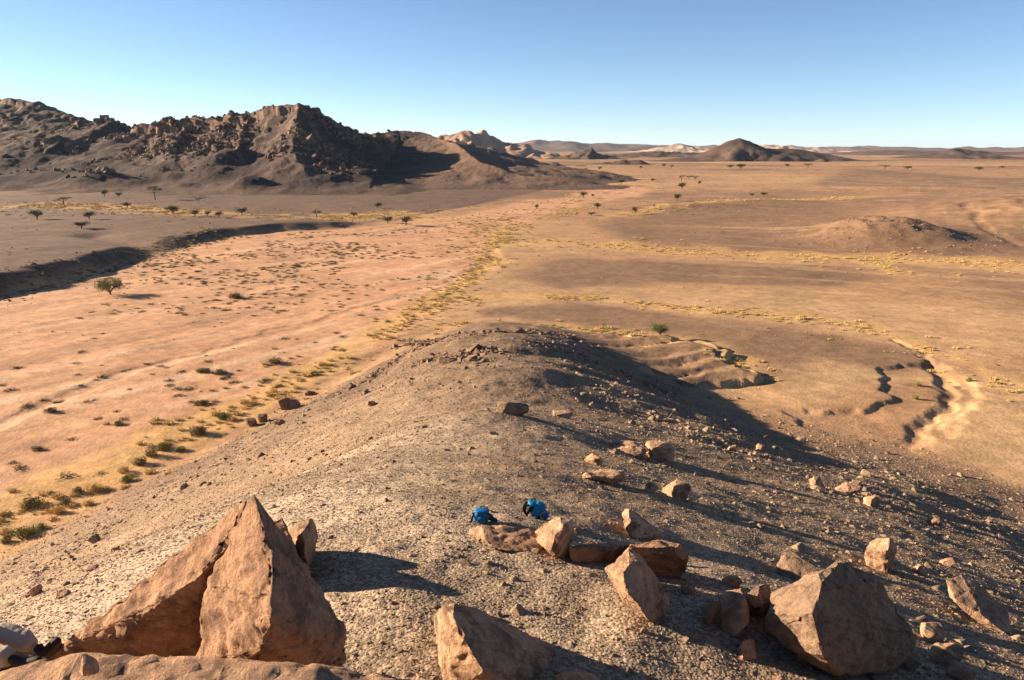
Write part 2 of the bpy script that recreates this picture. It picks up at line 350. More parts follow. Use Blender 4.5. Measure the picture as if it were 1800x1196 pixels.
M_GREY = rock_mat('grey_varnished_rock', (0.27, 0.17, 0.108), (0.12, 0.08, 0.06), 0.6)
M_STONE = rock_mat('stone_chip', (0.29, 0.20, 0.128), (0.16, 0.105, 0.07), 0.4, 1.0, 0.5)
M_MROCK = rock_mat('mountain_rock', (0.20, 0.128, 0.09), (0.095, 0.062, 0.047), 0.5, 0.1, 0.6)

# ------------------------------------------------------------------ mesh helpers
def link(name, me, m=None, parent=None):
    o = bpy.data.objects.new(name, me); COL.objects.link(o)
    if m is not None: me.materials.append(m)
    if parent is not None: o.parent = parent
    return o
def tag(o, label=None, cat=None, group=None, kind=None):
    for k, v in (('label', label), ('category', cat), ('group', group), ('kind', kind)):
        if v: o[k] = v
    return o
def empty(name, loc=(0, 0, 0), rz=0):
    o = bpy.data.objects.new(name, None); o.empty_display_size = 0.2; COL.objects.link(o); o.location = loc; o.rotation_euler = (0, 0, rz); return o
def fast_mesh(name, V, Fq, smooth=True, cols=None, fac=None):
    me = bpy.data.meshes.new(name); V = np.asarray(V, np.float32); Fq = np.asarray(Fq, np.int32); k = Fq.shape[1]
    me.vertices.add(len(V)); me.vertices.foreach_set('co', V.ravel())
    me.loops.add(Fq.size); me.loops.foreach_set('vertex_index', Fq.ravel())
    me.polygons.add(len(Fq)); me.polygons.foreach_set('loop_start', np.arange(len(Fq), dtype=np.int32) * k)
    me.polygons.foreach_set('use_smooth', np.full(len(Fq), smooth))
    if cols is not None:
        a = me.attributes.new('tint', 'FLOAT_COLOR', 'POINT'); a.data.foreach_set('color', np.c_[cols, np.ones(len(cols))].astype(np.float32).ravel())
    if fac is not None:
        a = me.attributes.new('gravel', 'FLOAT', 'POINT'); a.data.foreach_set('value', fac.astype(np.float32))
    me.update(); me.validate(); return me
def grid_faces(nr, nc):
    i = np.arange(nr - 1)[:, None] * nc + np.arange(nc - 1)[None]
    return np.stack([i, i + 1, i + 1 + nc, i + nc], -1).reshape(-1, 4)

# ------------------------------------------------------------------ ground sheet
def build_ground():
    az = np.concatenate([np.linspace(-180, -65, 16)[:-1], np.linspace(-65, -45, 40)[:-1], np.linspace(-45, 45, 640), np.linspace(45, 60, 24)[1:], np.linspace(60, 180, 16)[1:]])
    ds = [1.0]
    while ds[-1] < 40000:
        d = ds[-1]
        st = 0.045 + d * 0.0052 if d < 45 else (0.30 if d < 75 else 0.42) if d < 130 else max(0.42, d * d * 2.3e-5) if d < 600 else max(8.0, d * 0.018)
        ds.append(d + st)
    ds = np.array(ds); a = np.radians(az)
    X = ds[:, None] * np.sin(a)[None]; Y = ds[:, None] * np.cos(a)[None]
    Z = height(X, Y)
    Z = Z - sstep(15000, 40000, np.hypot(X, Y)) * 12
    C, m = ground_colour(X, Y, Z)
    V = np.stack([X, Y, Z], -1).reshape(-1, 3)
    Fq = grid_faces(*X.shape)[:, ::-1]
    rough = np.clip(0.35 + 0.65 * m, 0, 1) * (1 - sstep(60, 250, np.hypot(X, Y)))
    me = fast_mesh('ground', V, Fq, True, C.reshape(-1, 3), rough.ravel())
    o = link('ground', me, M_GROUND); tag(o, kind='structure', label='stony desert plain with a sandy dry riverbed below the gravel spur')
    print('ground', X.shape)
build_ground()

# ------------------------------------------------------------------ mountains and far hills
def ridge_h(x, y, R, w, base=-1.5, powr=1.7, cliff=0.0, cl=(0, 99)):
    P = np.array([at_y(u, v, yy) for u, v, yy in R]); wob = fbm(x / (w * 0.35), y / (w * 0.35), int(w) + 3, 3)
    d, par, side = pdist(x, y, P[:, :2])
    zr = np.interp(par, np.arange(len(P)), P[:, 2])
    d = d * (1 + 0.55 * wob)
    t = np.clip(d / w, 0, 1)
    if cliff:
        cm = cliff * sstep(cl[0] - 0.3, cl[0] + 0.2, par) * (1 - sstep(cl[1] - 0.2, cl[1] + 0.3, par))
        blk = worley(x / 13, y / 13, 3)[1]
        z = base + (zr - cm - base) * (1 - t) ** powr + cm * (1 - sstep(5, 10, d + (blk - 0.5) * 8)) 
    else:
        z = base + (zr - base) * (1 - t) ** powr
    return np.where(t >= 1, base - 2 - (d - w) * 0.05, z)
def local_grid(az0, az1, na, r0, r1, nr):
    a = np.linspace(az0, az1, na); r = np.linspace(r0, r1, nr)
    return r[:, None] * np.sin(a)[None], r[:, None] * np.cos(a)[None]
R_MASSIF = [(-420, 175, 1300), (-150, 168, 1250), (0, 174, 1200), (30, 173, 1180), (62, 180, 1150), (80, 192, 1120), (130, 210, 1080), (185, 224, 1020)]
R_SHOULD = [(-500, 236, 960), (-200, 234, 950), (0, 231, 920), (120, 226, 900), (160, 218, 885), (200, 214, 880), (240, 230, 880)]
R_MAIN = [(243, 219, 830), (330, 208, 815), (420, 199, 790), (480, 190, 775), (525, 183, 765), (552, 194, 765), (578, 214, 780), (640, 232, 860), (700, 231, 900), (745, 235, 880), (800, 251, 780)]
R_PEAK = [(525, 183, 765), (520, 225, 690), (512, 262, 630), (535, 300, 570)]
R_CAPE = [(745, 235, 880), (800, 252, 770), (845, 285, 680), (915, 309, 640), (1005, 322, 608)]
R_RIB = [(330, 222, 800), (300, 266, 700), (270, 302, 620)]
R_RIB2 = [(430, 214, 775), (420, 262, 690), (380, 312, 600)]
def mountain_h(x, y):
    z = ridge_h(x, y, R_MASSIF, 330, powr=1.5, cliff=6, cl=(0, 4))
    z = smax(z, ridge_h(x, y, R_SHOULD, 330, powr=1.5), 4)
    z = smax(z, ridge_h(x, y, R_MAIN, 250, powr=1.9, cliff=7, cl=(0, 5)), 3)
    z = smax(z, ridge_h(x, y, R_PEAK, 120, powr=1.5), 3)
    z = smax(z, ridge_h(x, y, R_CAPE, 72, powr=1.15), 0.8)
    z = smax(z, ridge_h(x, y, R_RIB, 110, powr=1.6), 3)
    z = smax(z, ridge_h(x, y, R_RIB2, 100, powr=1.6), 3)
    for u, v, yy, hh, rr in [(650, 300, 600, 7, 24), (585, 312, 560, 5, 20), (700, 318, 590, 5, 26), (540, 320, 540, 3, 20), (930, 305, 700, 6, 25)]:
        p = at_y(u, v, yy); z = smax(z, -3 + (hh + 3) * np.exp(-((x - p[0]) ** 2 + (y - p[1]) ** 2) / rr ** 2), 1.5)
    up = sstep(2, 26, z)
    left = 1 - sstep(-160, -60, x)
    wd, wv = worley(x / 9, y / 9, 13); wd2, wv2 = worley(x / 22, y / 22, 17)
    rough = (wv - 0.5) * 4.5 * np.clip(1 - wd, 0, 1) + (wv2 - 0.4) * 4.5 * np.clip(1.1 - wd2, 0, 1)
    z = z + up * (rough * (0.2 + 0.6 * left) * (0.3 + 0.6 * sstep(38, 60, z) + 1.2 * sstep(-0.1, 0.35, fbm(x / 60, y / 60, 19, 3))))
    z = z + fbm(x / 40, y / 40, 23, 5) * 4.5 * (0.25 + 0.75 * left) * sstep(3, 30, z) + fbm(x / 12, y / 30, 29, 4) * 1.2 * sstep(-1, 6, z)
    return z
def build_mountain():
    X, Y = local_grid(math.radians(-72), math.radians(11), 1100, 500, 1480, 300)
    Z = mountain_h(X, Y)
    gy, gx = np.gradient(Z); 
    dz = np.hypot(np.gradient(Z, axis=0) / np.maximum(np.hypot(np.gradient(X, axis=0), np.gradient(Y, axis=0)), 1e-3), np.gradient(Z, axis=1) / np.maximum(np.hypot(np.gradient(X, axis=1), np.gradient(Y, axis=1)), 1e-3))
    n = fbm(X / 30, Y / 30, 33, 5); n2 = fbm(X / 7, Y / 7, 35, 4)
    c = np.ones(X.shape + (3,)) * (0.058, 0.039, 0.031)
    c = lerp(c, (0.12, 0.078, 0.057), sstep(-0.1, 0.5, n) * 0.6)
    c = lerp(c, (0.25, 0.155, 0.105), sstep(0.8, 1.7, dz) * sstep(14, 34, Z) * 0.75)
    c = lerp(c, (0.22, 0.14, 0.095), sstep(0.15, 0.4, n2) * 0.45 * sstep(10, 30, Z))
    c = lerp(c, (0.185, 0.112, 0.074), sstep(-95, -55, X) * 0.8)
    c = lerp(c, C_TERR, (1 - sstep(0, 9, Z + 4 * n)) * 0.9)
    V = np.stack([X, Y, Z], -1).reshape(-1, 3)
    keep = (Z > -3.2)
    f = grid_faces(*X.shape)[:, ::-1]; k = keep.ravel()[f].any(1)
    f = f[k]; used = np.unique(f); remap = np.full(len(V), -1); remap[used] = np.arange(len(used))
    me = fast_mesh('mountain', V[used], remap[f], True, c.reshape(-1, 3)[used])
    o = link('mountain', me, M_FAR); tag(o, kind='structure', label='dark boulder strewn mountain ridge with a shaded hollow and pointed right end')
build_mountain()
def far_hill(R, w, col, label, powr=1.2, rough=0.12, na=150, nr=60):
    P = np.array([at_y(*r) for r in R]); az = np.arctan2(P[:, 0], P[:, 1]); rr = np.hypot(P[:, 0], P[:, 1])
    m = w / rr.min() * 1.3
    X, Y = local_grid(az.min() - m, az.max() + m, na, rr.min() - w * 1.2, rr.max() + w * 1.2, nr)
    Z = ridge_h(X, Y, R, w, powr=powr); hh = np.maximum(Z, 0)
    Z = Z + fbm(X / (w * 0.25), Y / (w * 0.25), int(w) + 7, 5) * np.minimum(hh, hh.max() * 0.5) * rough * 4 
    c = np.ones(X.shape + (3,)) * col * (1 + 0.5 * fbm(X / (w * 0.2), Y / (w * 0.2), 5, 4))[..., None]
    V = np.stack([X, Y, Z], -1).reshape(-1, 3)
    me = fast_mesh('hill', V, grid_faces(*X.shape)[:, ::-1], True, c.reshape(-1, 3))
    tag(link('hill', me, M_FAR), kind='structure', label=label)
DK = np.array((0.10, 0.064, 0.048))
far_hill([(1218, 276, 1950), (1240, 266, 1950), (1284, 246, 1950), (1300, 243, 1950), (1312, 246, 1950), (1345, 260, 1960), (1400, 262, 1980), (1455, 271, 2000), (1510, 282, 2000)], 140, DK, 'dark conical hill with a long right shoulder on the plain', rough=0.012, powr=1.1)
far_hill([(1590, 276, 2600), (1640, 267, 2600), (1668, 261, 2600), (1700, 264, 2600), (1740, 270, 2600), (1790, 278, 2600)], 190, DK * 1.1, 'low dark hill near the right edge of the skyline')
far_hill([(1000, 272, 2300), (1022, 263, 2300), (1040, 262, 2300), (1062, 273, 2300)], 80, DK, 'small dark butte on the plain left of the cone')
far_hill([(1040, 288, 1500), (1090, 282, 1500), (1125, 281, 1500), (1145, 290, 1500)], 55, DK, 'low dark mound in front of the small butte')
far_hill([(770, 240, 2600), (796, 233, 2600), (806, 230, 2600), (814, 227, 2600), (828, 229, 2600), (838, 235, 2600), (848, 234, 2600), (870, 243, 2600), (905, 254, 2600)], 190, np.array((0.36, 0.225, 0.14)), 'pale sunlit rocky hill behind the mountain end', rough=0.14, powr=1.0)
far_hill([(795, 262, 1450), (830, 250, 1450), (850, 258, 1450), (882, 270, 1400)], 120, DK, 'dark shaded hill right behind the mountain end')
far_hill([(890, 254, 9000), (940, 246, 9000), (965, 250, 9000), (1000, 249, 9000), (1060, 253, 9000), (1120, 252, 9000), (1210, 258, 9000)], 900, DK * 1.3, 'long blue hazy hills on the horizon')
far_hill([(1080, 259, 11000), (1250, 257, 11000), (1420, 259, 11000), (1560, 258, 11000), (1700, 260, 11000), (1950, 259, 11000)], 900, DK * 1.6, 'low hazy range along the right horizon', rough=0.25)
far_hill([(1310, 259, 7000), (1345, 254, 7000), (1375, 255, 7000), (1430, 259, 7000)], 330, np.array((0.42, 0.28, 0.20)), 'pale sand dunes behind the dark cone')
far_hill([(1170, 258, 7000), (1195, 253, 7000), (1230, 258, 7000)], 330, np.array((0.42, 0.28, 0.20)), 'pale sand dunes left of the dark cone')
far_hill([(1080, 271, 2600), (1150, 266, 2600), (1240, 270, 2600)], 130, DK * 1.2, 'low dark swell at the left foot of the cone')
far_hill([(1480, 268, 4200), (1560, 264, 4200), (1640, 266, 4200), (1850, 266, 4200)], 300, DK * 1.3, 'flat dark rise between the cone and the right hill')

# ------------------------------------------------------------------ rocks
def rock_mesh(name, hulls, edge=0.07, bevel=0.05, amp=0.05, seed=0, dissolve=6, grit=1.5, chips=7, tip=None):
    """one rock: convex blocks knocked together, edges chipped, surface broken by noise"""
    me = bpy.data.meshes.new(name); out = bmesh.new()
    for H in hulls:
        bm = bmesh.new(); vs = [bm.verts.new(p) for p in H]
        g = bmesh.ops.convex_hull(bm, input=vs)
        bmesh.ops.delete(bm, geom=list({e for e in g['geom_interior'] + g['geom_unused'] if isinstance(e, bmesh.types.BMVert)}), context='VERTS')
        rs = random.Random(seed * 31 + 7); cen = sum((v.co for v in bm.verts), Vector()) / len(bm.verts)
        for _ in range(chips):
            nv = Vector((rs.gauss(0, 1), rs.gauss(0, 1), rs.gauss(0.2, .8))).normalized(); sup = max((v.co - cen).dot(nv) for v in bm.verts)
            r_ = bmesh.ops.bisect_plane(bm, geom=bm.verts[:] + bm.edges[:] + bm.faces[:], plane_co=cen + nv * sup * rs.uniform(.80, .93), plane_no=nv, clear_outer=True)
            bmesh.ops.holes_fill(bm, edges=[e for e in bm.edges if e.is_boundary], sides=0)
        bmesh.ops.dissolve_limit(bm, angle_limit=math.radians(dissolve), verts=bm.verts, edges=bm.edges)
        if bevel: bmesh.ops.bevel(bm, geom=list(bm.edges), offset=bevel, segments=2, affect='EDGES', profile=0.6, clamp_overlap=True)
        bmesh.ops.triangulate(bm, faces=bm.faces)
        for _ in range(8):
            lg = [e for e in bm.edges if e.calc_length() > edge * 1.5]
            if not lg or len(bm.faces) > 26000: break
            bmesh.ops.subdivide_edges(bm, edges=lg, cuts=1); bmesh.ops.triangulate(bm, faces=[f for f in bm.faces if len(f.verts) > 3])
        for _ in range(1): bmesh.ops.smooth_vert(bm, verts=bm.verts, factor=0.35, use_axis_x=True, use_axis_y=True, use_axis_z=True)
        bm.normal_update(); off = Vector((seed * 3.7, seed * 1.3, seed * 2.1)); mv = []; ax = Vector((math.sin(seed * 1.7) * .5, math.cos(seed * 2.3) * .5, 1)).normalized()
        for v in bm.verts:
            p = v.co + off
            big = mnoise.noise(p * 1.1) * 1.2 + mnoise.noise(p * 2.7) * 0.6
            cell = mnoise.voronoi(p * 2.3)[0]; crack = max(0, 0.10 - (cell[1] - cell[0])) * 5
            fine = mnoise.fractal(p * 5, 0.7, 2.1, 5) * 0.42 * grit
            st = p.dot(ax) * 5.5 + mnoise.noise(p * 1.6) * 1.5; lay = (abs(2 * (st - math.floor(st)) - 1) - 0.5) * (0.6 + mnoise.noise(p * 2.1)) * 0.45
            tp = 1 if tip is None else min(1, max(.12, (v.co - Vector(tip)).length / .7 - .1))
            mv.append(v.normal * amp * tp * (big + fine - crack + lay))
        for v, q in zip(bm.verts, mv): v.co += q
        t = bpy.data.meshes.new('t'); bm.to_mesh(t); bm.free(); out.from_mesh(t); bpy.data.meshes.remove(t)
    out.to_mesh(me); out.free()
    me.polygons.foreach_set('use_smooth', np.full(len(me.polygons), True)); return me
def place_rock(name, label, hulls, m, group=None, **kw):
    me = rock_mesh(name, hulls, **kw)
    n = len(me.vertices); co = np.empty(n * 3, np.float32); me.vertices.foreach_get('co', co); co = co.reshape(-1, 3)
    c = np.array([co[:, 0].mean(), co[:, 1].mean(), co[:, 2].min()]); co -= c; me.vertices.foreach_set('co', co.ravel()); me.update()
    o = link(name, me, m); o.location = c; return tag(o, label, 'rock' if name != 'stone' else 'stone', group)
def face(base, pts, depth, shrink=0.75, sink=0.15):
    """front outline at pixel rays (u, v, dy) about the depth of the base pixel, closed by a smaller back"""
    y0 = hit(*base)[1]
    P = [at_y(u, v, y0 + dy) for u, v, dy in pts]
    c = np.mean(P, 0); e = np.array([0, 0, EYE]); B = [e + (c + (p - c) * shrink - e) * (1 + depth / c[1]) for p in P]
    L = min(p[2] for p in P); FOOT.append((c[0], y0 + .2 * depth, .5 * (max(p[0] for p in P) - min(p[0] for p in P))))
    out = P + B
    for p in P: 
        if p[2] < L + 0.35 * (max(q[2] for q in P) - L): out.append(p - np.array([0, -0.1, sink]))
    return out
FOOT = []
def lump(u0, v0, u1, v1, seed, squash=1.0, n=16, dep=0.8, tilt=0):
    """a loose block filling a pixel box where it stands on the ground"""
    rs = np.random.default_rng(seed)
    b = hit((u0 + u1) / 2, v1 - 0.22 * (v1 - v0)); t = b[1] / ray((u0 + u1) / 2, v1)[1]
    w = (u1 - u0) * t / 2; h = (v1 - v0) * t * 0.92
    q = rs.normal(size=(n, 3)); q /= np.abs(q).max(1)[:, None] ** 0.6 * np.linalg.norm(q, axis=1)[:, None] ** 0.4
    q *= (w, w * dep, h * 0.56 * squash)
    FOOT.append((b[0], b[1] + w * dep * .3, w)); return [b + np.array([0, w * dep * 0.3, h * 0.27]) + p for p in q]

# A. the big split pinnacle
y0 = 5.85
A = lambda u, v, dy: at_y(u, v, y0 + dy)
wedge = [A(444, 864, .3), A(463, 923, .0), A(481, 975, -.3), A(477, 1053, -.6), A(478, 1093, -.7), A(460, 1140, -.65), A(446, 1172, -.5), A(352, 1172, .0), A(360, 1030, .12), A(378, 1000, .15), A(415, 945, .22),
         A(472, 918, .4), A(527, 995, .35), A(560, 1040, .35), A(612, 1105, .4), A(616, 1123, .4), A(603, 1147, .35), A(513, 1088, -.5), A(575, 1128, .0), A(490, 1195, .0), A(570, 1195, .35), A(350, 1230, .4), A(545, 1020, .6), A(600, 1115, .7), A(440, 960, .8), A(380, 1180, 1.0), A(590, 1200, .7)]
slab = [A(437, 872, .5), A(405, 915, .7), A(330, 988, .85), A(222, 1060, .75), A(150, 1108, .8), A(84, 1153, .85), A(412, 952, .28), A(352, 1012, .2), A(307, 1042, .25), A(240, 1100, .45), A(215, 1118, .5), A(72, 1172, .95),
        A(375, 1182, 1.0), A(100, 1200, 1.2), A(380, 1200, 1.3), A(120, 1200, 1.5), A(430, 930, 1.0), A(230, 1090, 1.2)]
place_rock('boulder', 'tall red brown split boulder rising to a sharp point on the left', [wedge, slab], M_RED, edge=0.04, bevel=0.025, amp=0.04, seed=1, grit=2.3, chips=0, tip=A(444, 866, .35))
C = lambda u, v, dy: at_y(u, v, 9.3 + dy)
place_rock('boulder', 'dark upright shard standing right behind the pointed boulder', [[C(474, 920, 0), C(496, 908, .1), C(500, 925, 0), C(530, 1010, 0), C(560, 1060, .1), C(470, 1060, .0), C(476, 925, .5), C(497, 912, .5), C(560, 1050, .6), C(470, 1050, .6)]], M_RED, edge=0.05, bevel=0.03, amp=0.03, seed=2)
D = lambda u, v, dy: at_y(u, v, 9.9 + dy)
place_rock('boulder', 'pale leaf shaped boulder with one smooth lit side behind the pointed boulder', [[D(505, 934, .2), D(522, 921, .1), D(547, 911, .15), D(556, 925, .3), D(562, 945, .4), D(558, 968, .4), D(546, 992, .2), D(536, 975, -.35), D(533, 945, -.3), D(510, 985, .0), D(500, 960, .2), D(545, 1010, .2), D(510, 1010, .3), D(525, 930, .8), D(555, 950, .8), D(540, 1005, .9), D(505, 980, .9)]], M_ROCK, edge=0.05, bevel=0.03, amp=0.025, seed=3)
# B. ledge at the photographer's feet, and the stone on it
B = lambda u, v, y: at_y(u, v, y)
top = [(-160, 1222), (-20, 1186), (60, 1160), (125, 1141), (300, 1147), (400, 1151), (475, 1160), (560, 1176), (640, 1183), (745, 1190)]
led = [B(u, v, 5.0) for u, v in top]; led += [B(u, v, 5.0) * np.array([0.8, 1, 1]) + np.array([0, -2.6, -0.05]) for u, v in top]
led += [p - np.array([0, -0.5, 2.4]) for p in led[:len(top)]] + [p - np.array([0, 0, 2.4]) for p in led[len(top):]]
ledge = place_rock('rock_ledge', 'broad flat sandstone ledge along the bottom left foreground', [led], M_ROCK, edge=0.05, bevel=0.07, amp=0.035, seed=4, dissolve=3, chips=0)
p = at_y(157, 1172, 4.70)
st = [p + np.array([math.cos(a) * r * .075, math.sin(a) * r * .07, z * 1.35]) for a, r, z in [(0, 1, -.03), (1.1, .9, -.03), (2.2, 1, -.03), (3.3, 1.05, -.03), (4.3, .9, -.03), (5.4, 1, -.03), (.4, .8, .03), (1.8, .7, .05), (3.0, .5, .085), (4.5, .7, .05), (5.6, .6, .04)]]
place_rock('stone', 'fist sized reddish stone lying on the foreground ledge', [st], M_ROCK, edge=0.012, bevel=0.008, amp=0.008, seed=5)
# E. boulder at the bottom centre
place_rock('boulder', 'large smooth boulder with a pale left face at the bottom centre', [face((850, 1192), [(752, 1078, .25), (775, 1066, .2), (800, 1060, .25), (828, 1068, .45), (860, 1084, .55), (912, 1104, .65), (960, 1130, .7), (1004, 1160, .6), (1028, 1205, .4), (960, 1240, .2), (880, 1250, -.35), (850, 1180, -.45), (815, 1120, -.35), (795, 1085, -.15), (765, 1245, .1), (755, 1196, .2), (750, 1130, .25)], 1.0)], M_ROCK, edge=0.045, bevel=0.035, amp=0.035, seed=6, chips=2)
place_rock('boulder', 'low half buried rock touching the right side of the bottom centre boulder', [face((1010, 1215), [(975, 1190, 0), (1010, 1176, .1), (1050, 1190, .2), (1080, 1215, .2), (1000, 1230, -.2)], .6)], M_ROCK, edge=0.05, bevel=0.03, amp=0.03, seed=7)
# rocks around the packs
place_rock('boulder', 'low flat tan rock slab on which the left blue pack leans', [face((880, 968), [(815, 936, .4), (840, 926, .5), (880, 924, .55), (935, 930, .55), (962, 945, .5), (958, 966, .1), (900, 970, -.1), (862, 964, -.1), (830, 950, .1)], .7)], M_ROCK, edge=0.05, bevel=0.03, amp=0.04, seed=8)
place_rock('boulder', 'blocky tan boulder beside the right blue pack', [face((985, 978), [(935, 934, .1), (955, 920, .15), (985, 905, .3), (1006, 912, .35), (1007, 935, .1), (1000, 976, 0), (978, 976, -.35), (960, 962, -.3), (945, 955, -.1), (985, 930, -.35)], .8)], M_ROCK, edge=0.045, bevel=0.035, amp=0.03, seed=9)
place_rock('boulder', 'long low rust brown slab behind the leaning boulder', [face((1040, 992), [(996, 968, -.1), (1010, 960, .2), (1060, 954, .4), (1100, 950, .5), (1125, 956, .4), (1120, 990, .5), (1060, 992, .6), (1012, 990, .1), (1000, 984, -.2)], .7)], M_RED, edge=0.05, bevel=0.03, amp=0.03, seed=10)
place_rock('boulder', 'dark overhanging brown boulder right behind the leaning boulder', [face((1165, 1025), [(1105, 958, .3), (1150, 948, .4), (1195, 955, .4), (1212, 978, .3), (1205, 1000, .3), (1180, 1028, .5), (1130, 1020, .6), (1110, 990, .3), (1190, 965, .1)], .9)], M_RED, edge=0.05, bevel=0.04, amp=0.04, seed=11)
place_rock('boulder', 'leaning egg shaped boulder with a bright left face right of centre', [face((1135, 1085), [(1062, 1000, .15), (1085, 983, .2), (1106, 962, .35), (1122, 982, .35), (1150, 1008, .5), (1180, 1048, .55), (1190, 1072, .5), (1166, 1092, .2), (1138, 1088, -.3), (1108, 1040, -.5), (1106, 1008, -.35), (1120, 986, .0), (1095, 1055, -.1)], .9)], M_ROCK, edge=0.05, bevel=0.04, amp=0.03, seed=12)
place_rock('boulder', 'wedge shaped rock pointing up left above the dark slab', [face((1135, 948), [(1093, 895, .2), (1100, 893, .25), (1130, 910, .45), (1172, 945, .5), (1140, 950, .0), (1110, 950, -.25), (1098, 930, -.2), (1110, 915, -.15)], .7)], M_ROCK, edge=0.05, bevel=0.03, amp=0.035, seed=13)
# L. the big dark boulder on the right and the blocks leaning on it
place_rock('boulder', 'biggest dark domed boulder at the lower right with lit left end', [face((1470, 1178), [(1346, 1040, .35), (1366, 1028, .3), (1420, 1016, .1), (1445, 1008, .3), (1480, 984, .65), (1500, 996, .75), (1540, 1018, .85), (1562, 1058, .8), (1590, 1082, .85), (1616, 1118, .8), (1602, 1156, .5), (1545, 1182, .15), (1478, 1178, -.3), (1446, 1152, -.55), (1428, 1080, -.5), (1430, 1042, -.3), (1390, 1136, .0), (1358, 1108, .25)], 1.3)], M_GREY, edge=0.055, bevel=0.05, amp=0.05, seed=14)
place_rock('boulder', 'jagged pale block standing left of the dark domed boulder', [face((1290, 1112), [(1262, 1048, .3), (1280, 1036, .35), (1303, 1032, .3), (1312, 1050, .0), (1318, 1095, -.15), (1292, 1115, -.15), (1266, 1105, .1)], .5)], M_ROCK, edge=0.04, bevel=0.025, amp=0.04, seed=15)
place_rock('boulder', 'squat lit block wedged against the left end of the domed boulder', [face((1332, 1090), [(1310, 1048, .0), (1335, 1030, .2), (1352, 1026, .4), (1356, 1060, .3), (1345, 1092, .3), (1315, 1092, .1), (1330, 1060, -.2)], .5)], M_ROCK, edge=0.04, bevel=0.025, amp=0.03, seed=16)
place_rock('stone', 'small round stone under the lit end of the domed boulder', [lump(1342, 1090, 1368, 1120, 17)], M_ROCK, edge=0.025, bevel=0.01, amp=0.012, seed=17)
place_rock('boulder', 'flat grey slab tilted up behind the dark domed boulder', [face((1400, 1022), [(1365, 992, .45), (1378, 966, .55), (1392, 968, .55), (1446, 998, .15), (1440, 1012, 0), (1395, 1030, -.1), (1366, 1005, .3)], .3)], M_GREY, edge=0.04, bevel=0.02, amp=0.02, seed=18)
place_rock('boulder', 'mushroom shaped pale rock with a hollow side behind the domed boulder', [face((1555, 1008), [(1516, 975, .35), (1522, 955, .4), (1540, 946, .4), (1562, 946, .2), (1578, 962, .5), (1576, 985, .45), (1562, 1010, -.05), (1535, 1002, .1), (1560, 965, -.1)], .6)], M_ROCK, edge=0.04, bevel=0.03, amp=0.05, seed=19)
place_rock('boulder', 'long flat tan slab lying on the slope at the lower right edge', [face((1740, 1105), [(1664, 1020, .75), (1690, 1012, .85), (1710, 1020, .8), (1750, 1055, .5), (1780, 1085, .25), (1786, 1105, .0), (1765, 1112, -.15), (1730, 1090, .0), (1690, 1070, .2), (1668, 1050, .45)], .3, shrink=.9)], M_ROCK, edge=0.045, bevel=0.03, amp=0.025, seed=20)
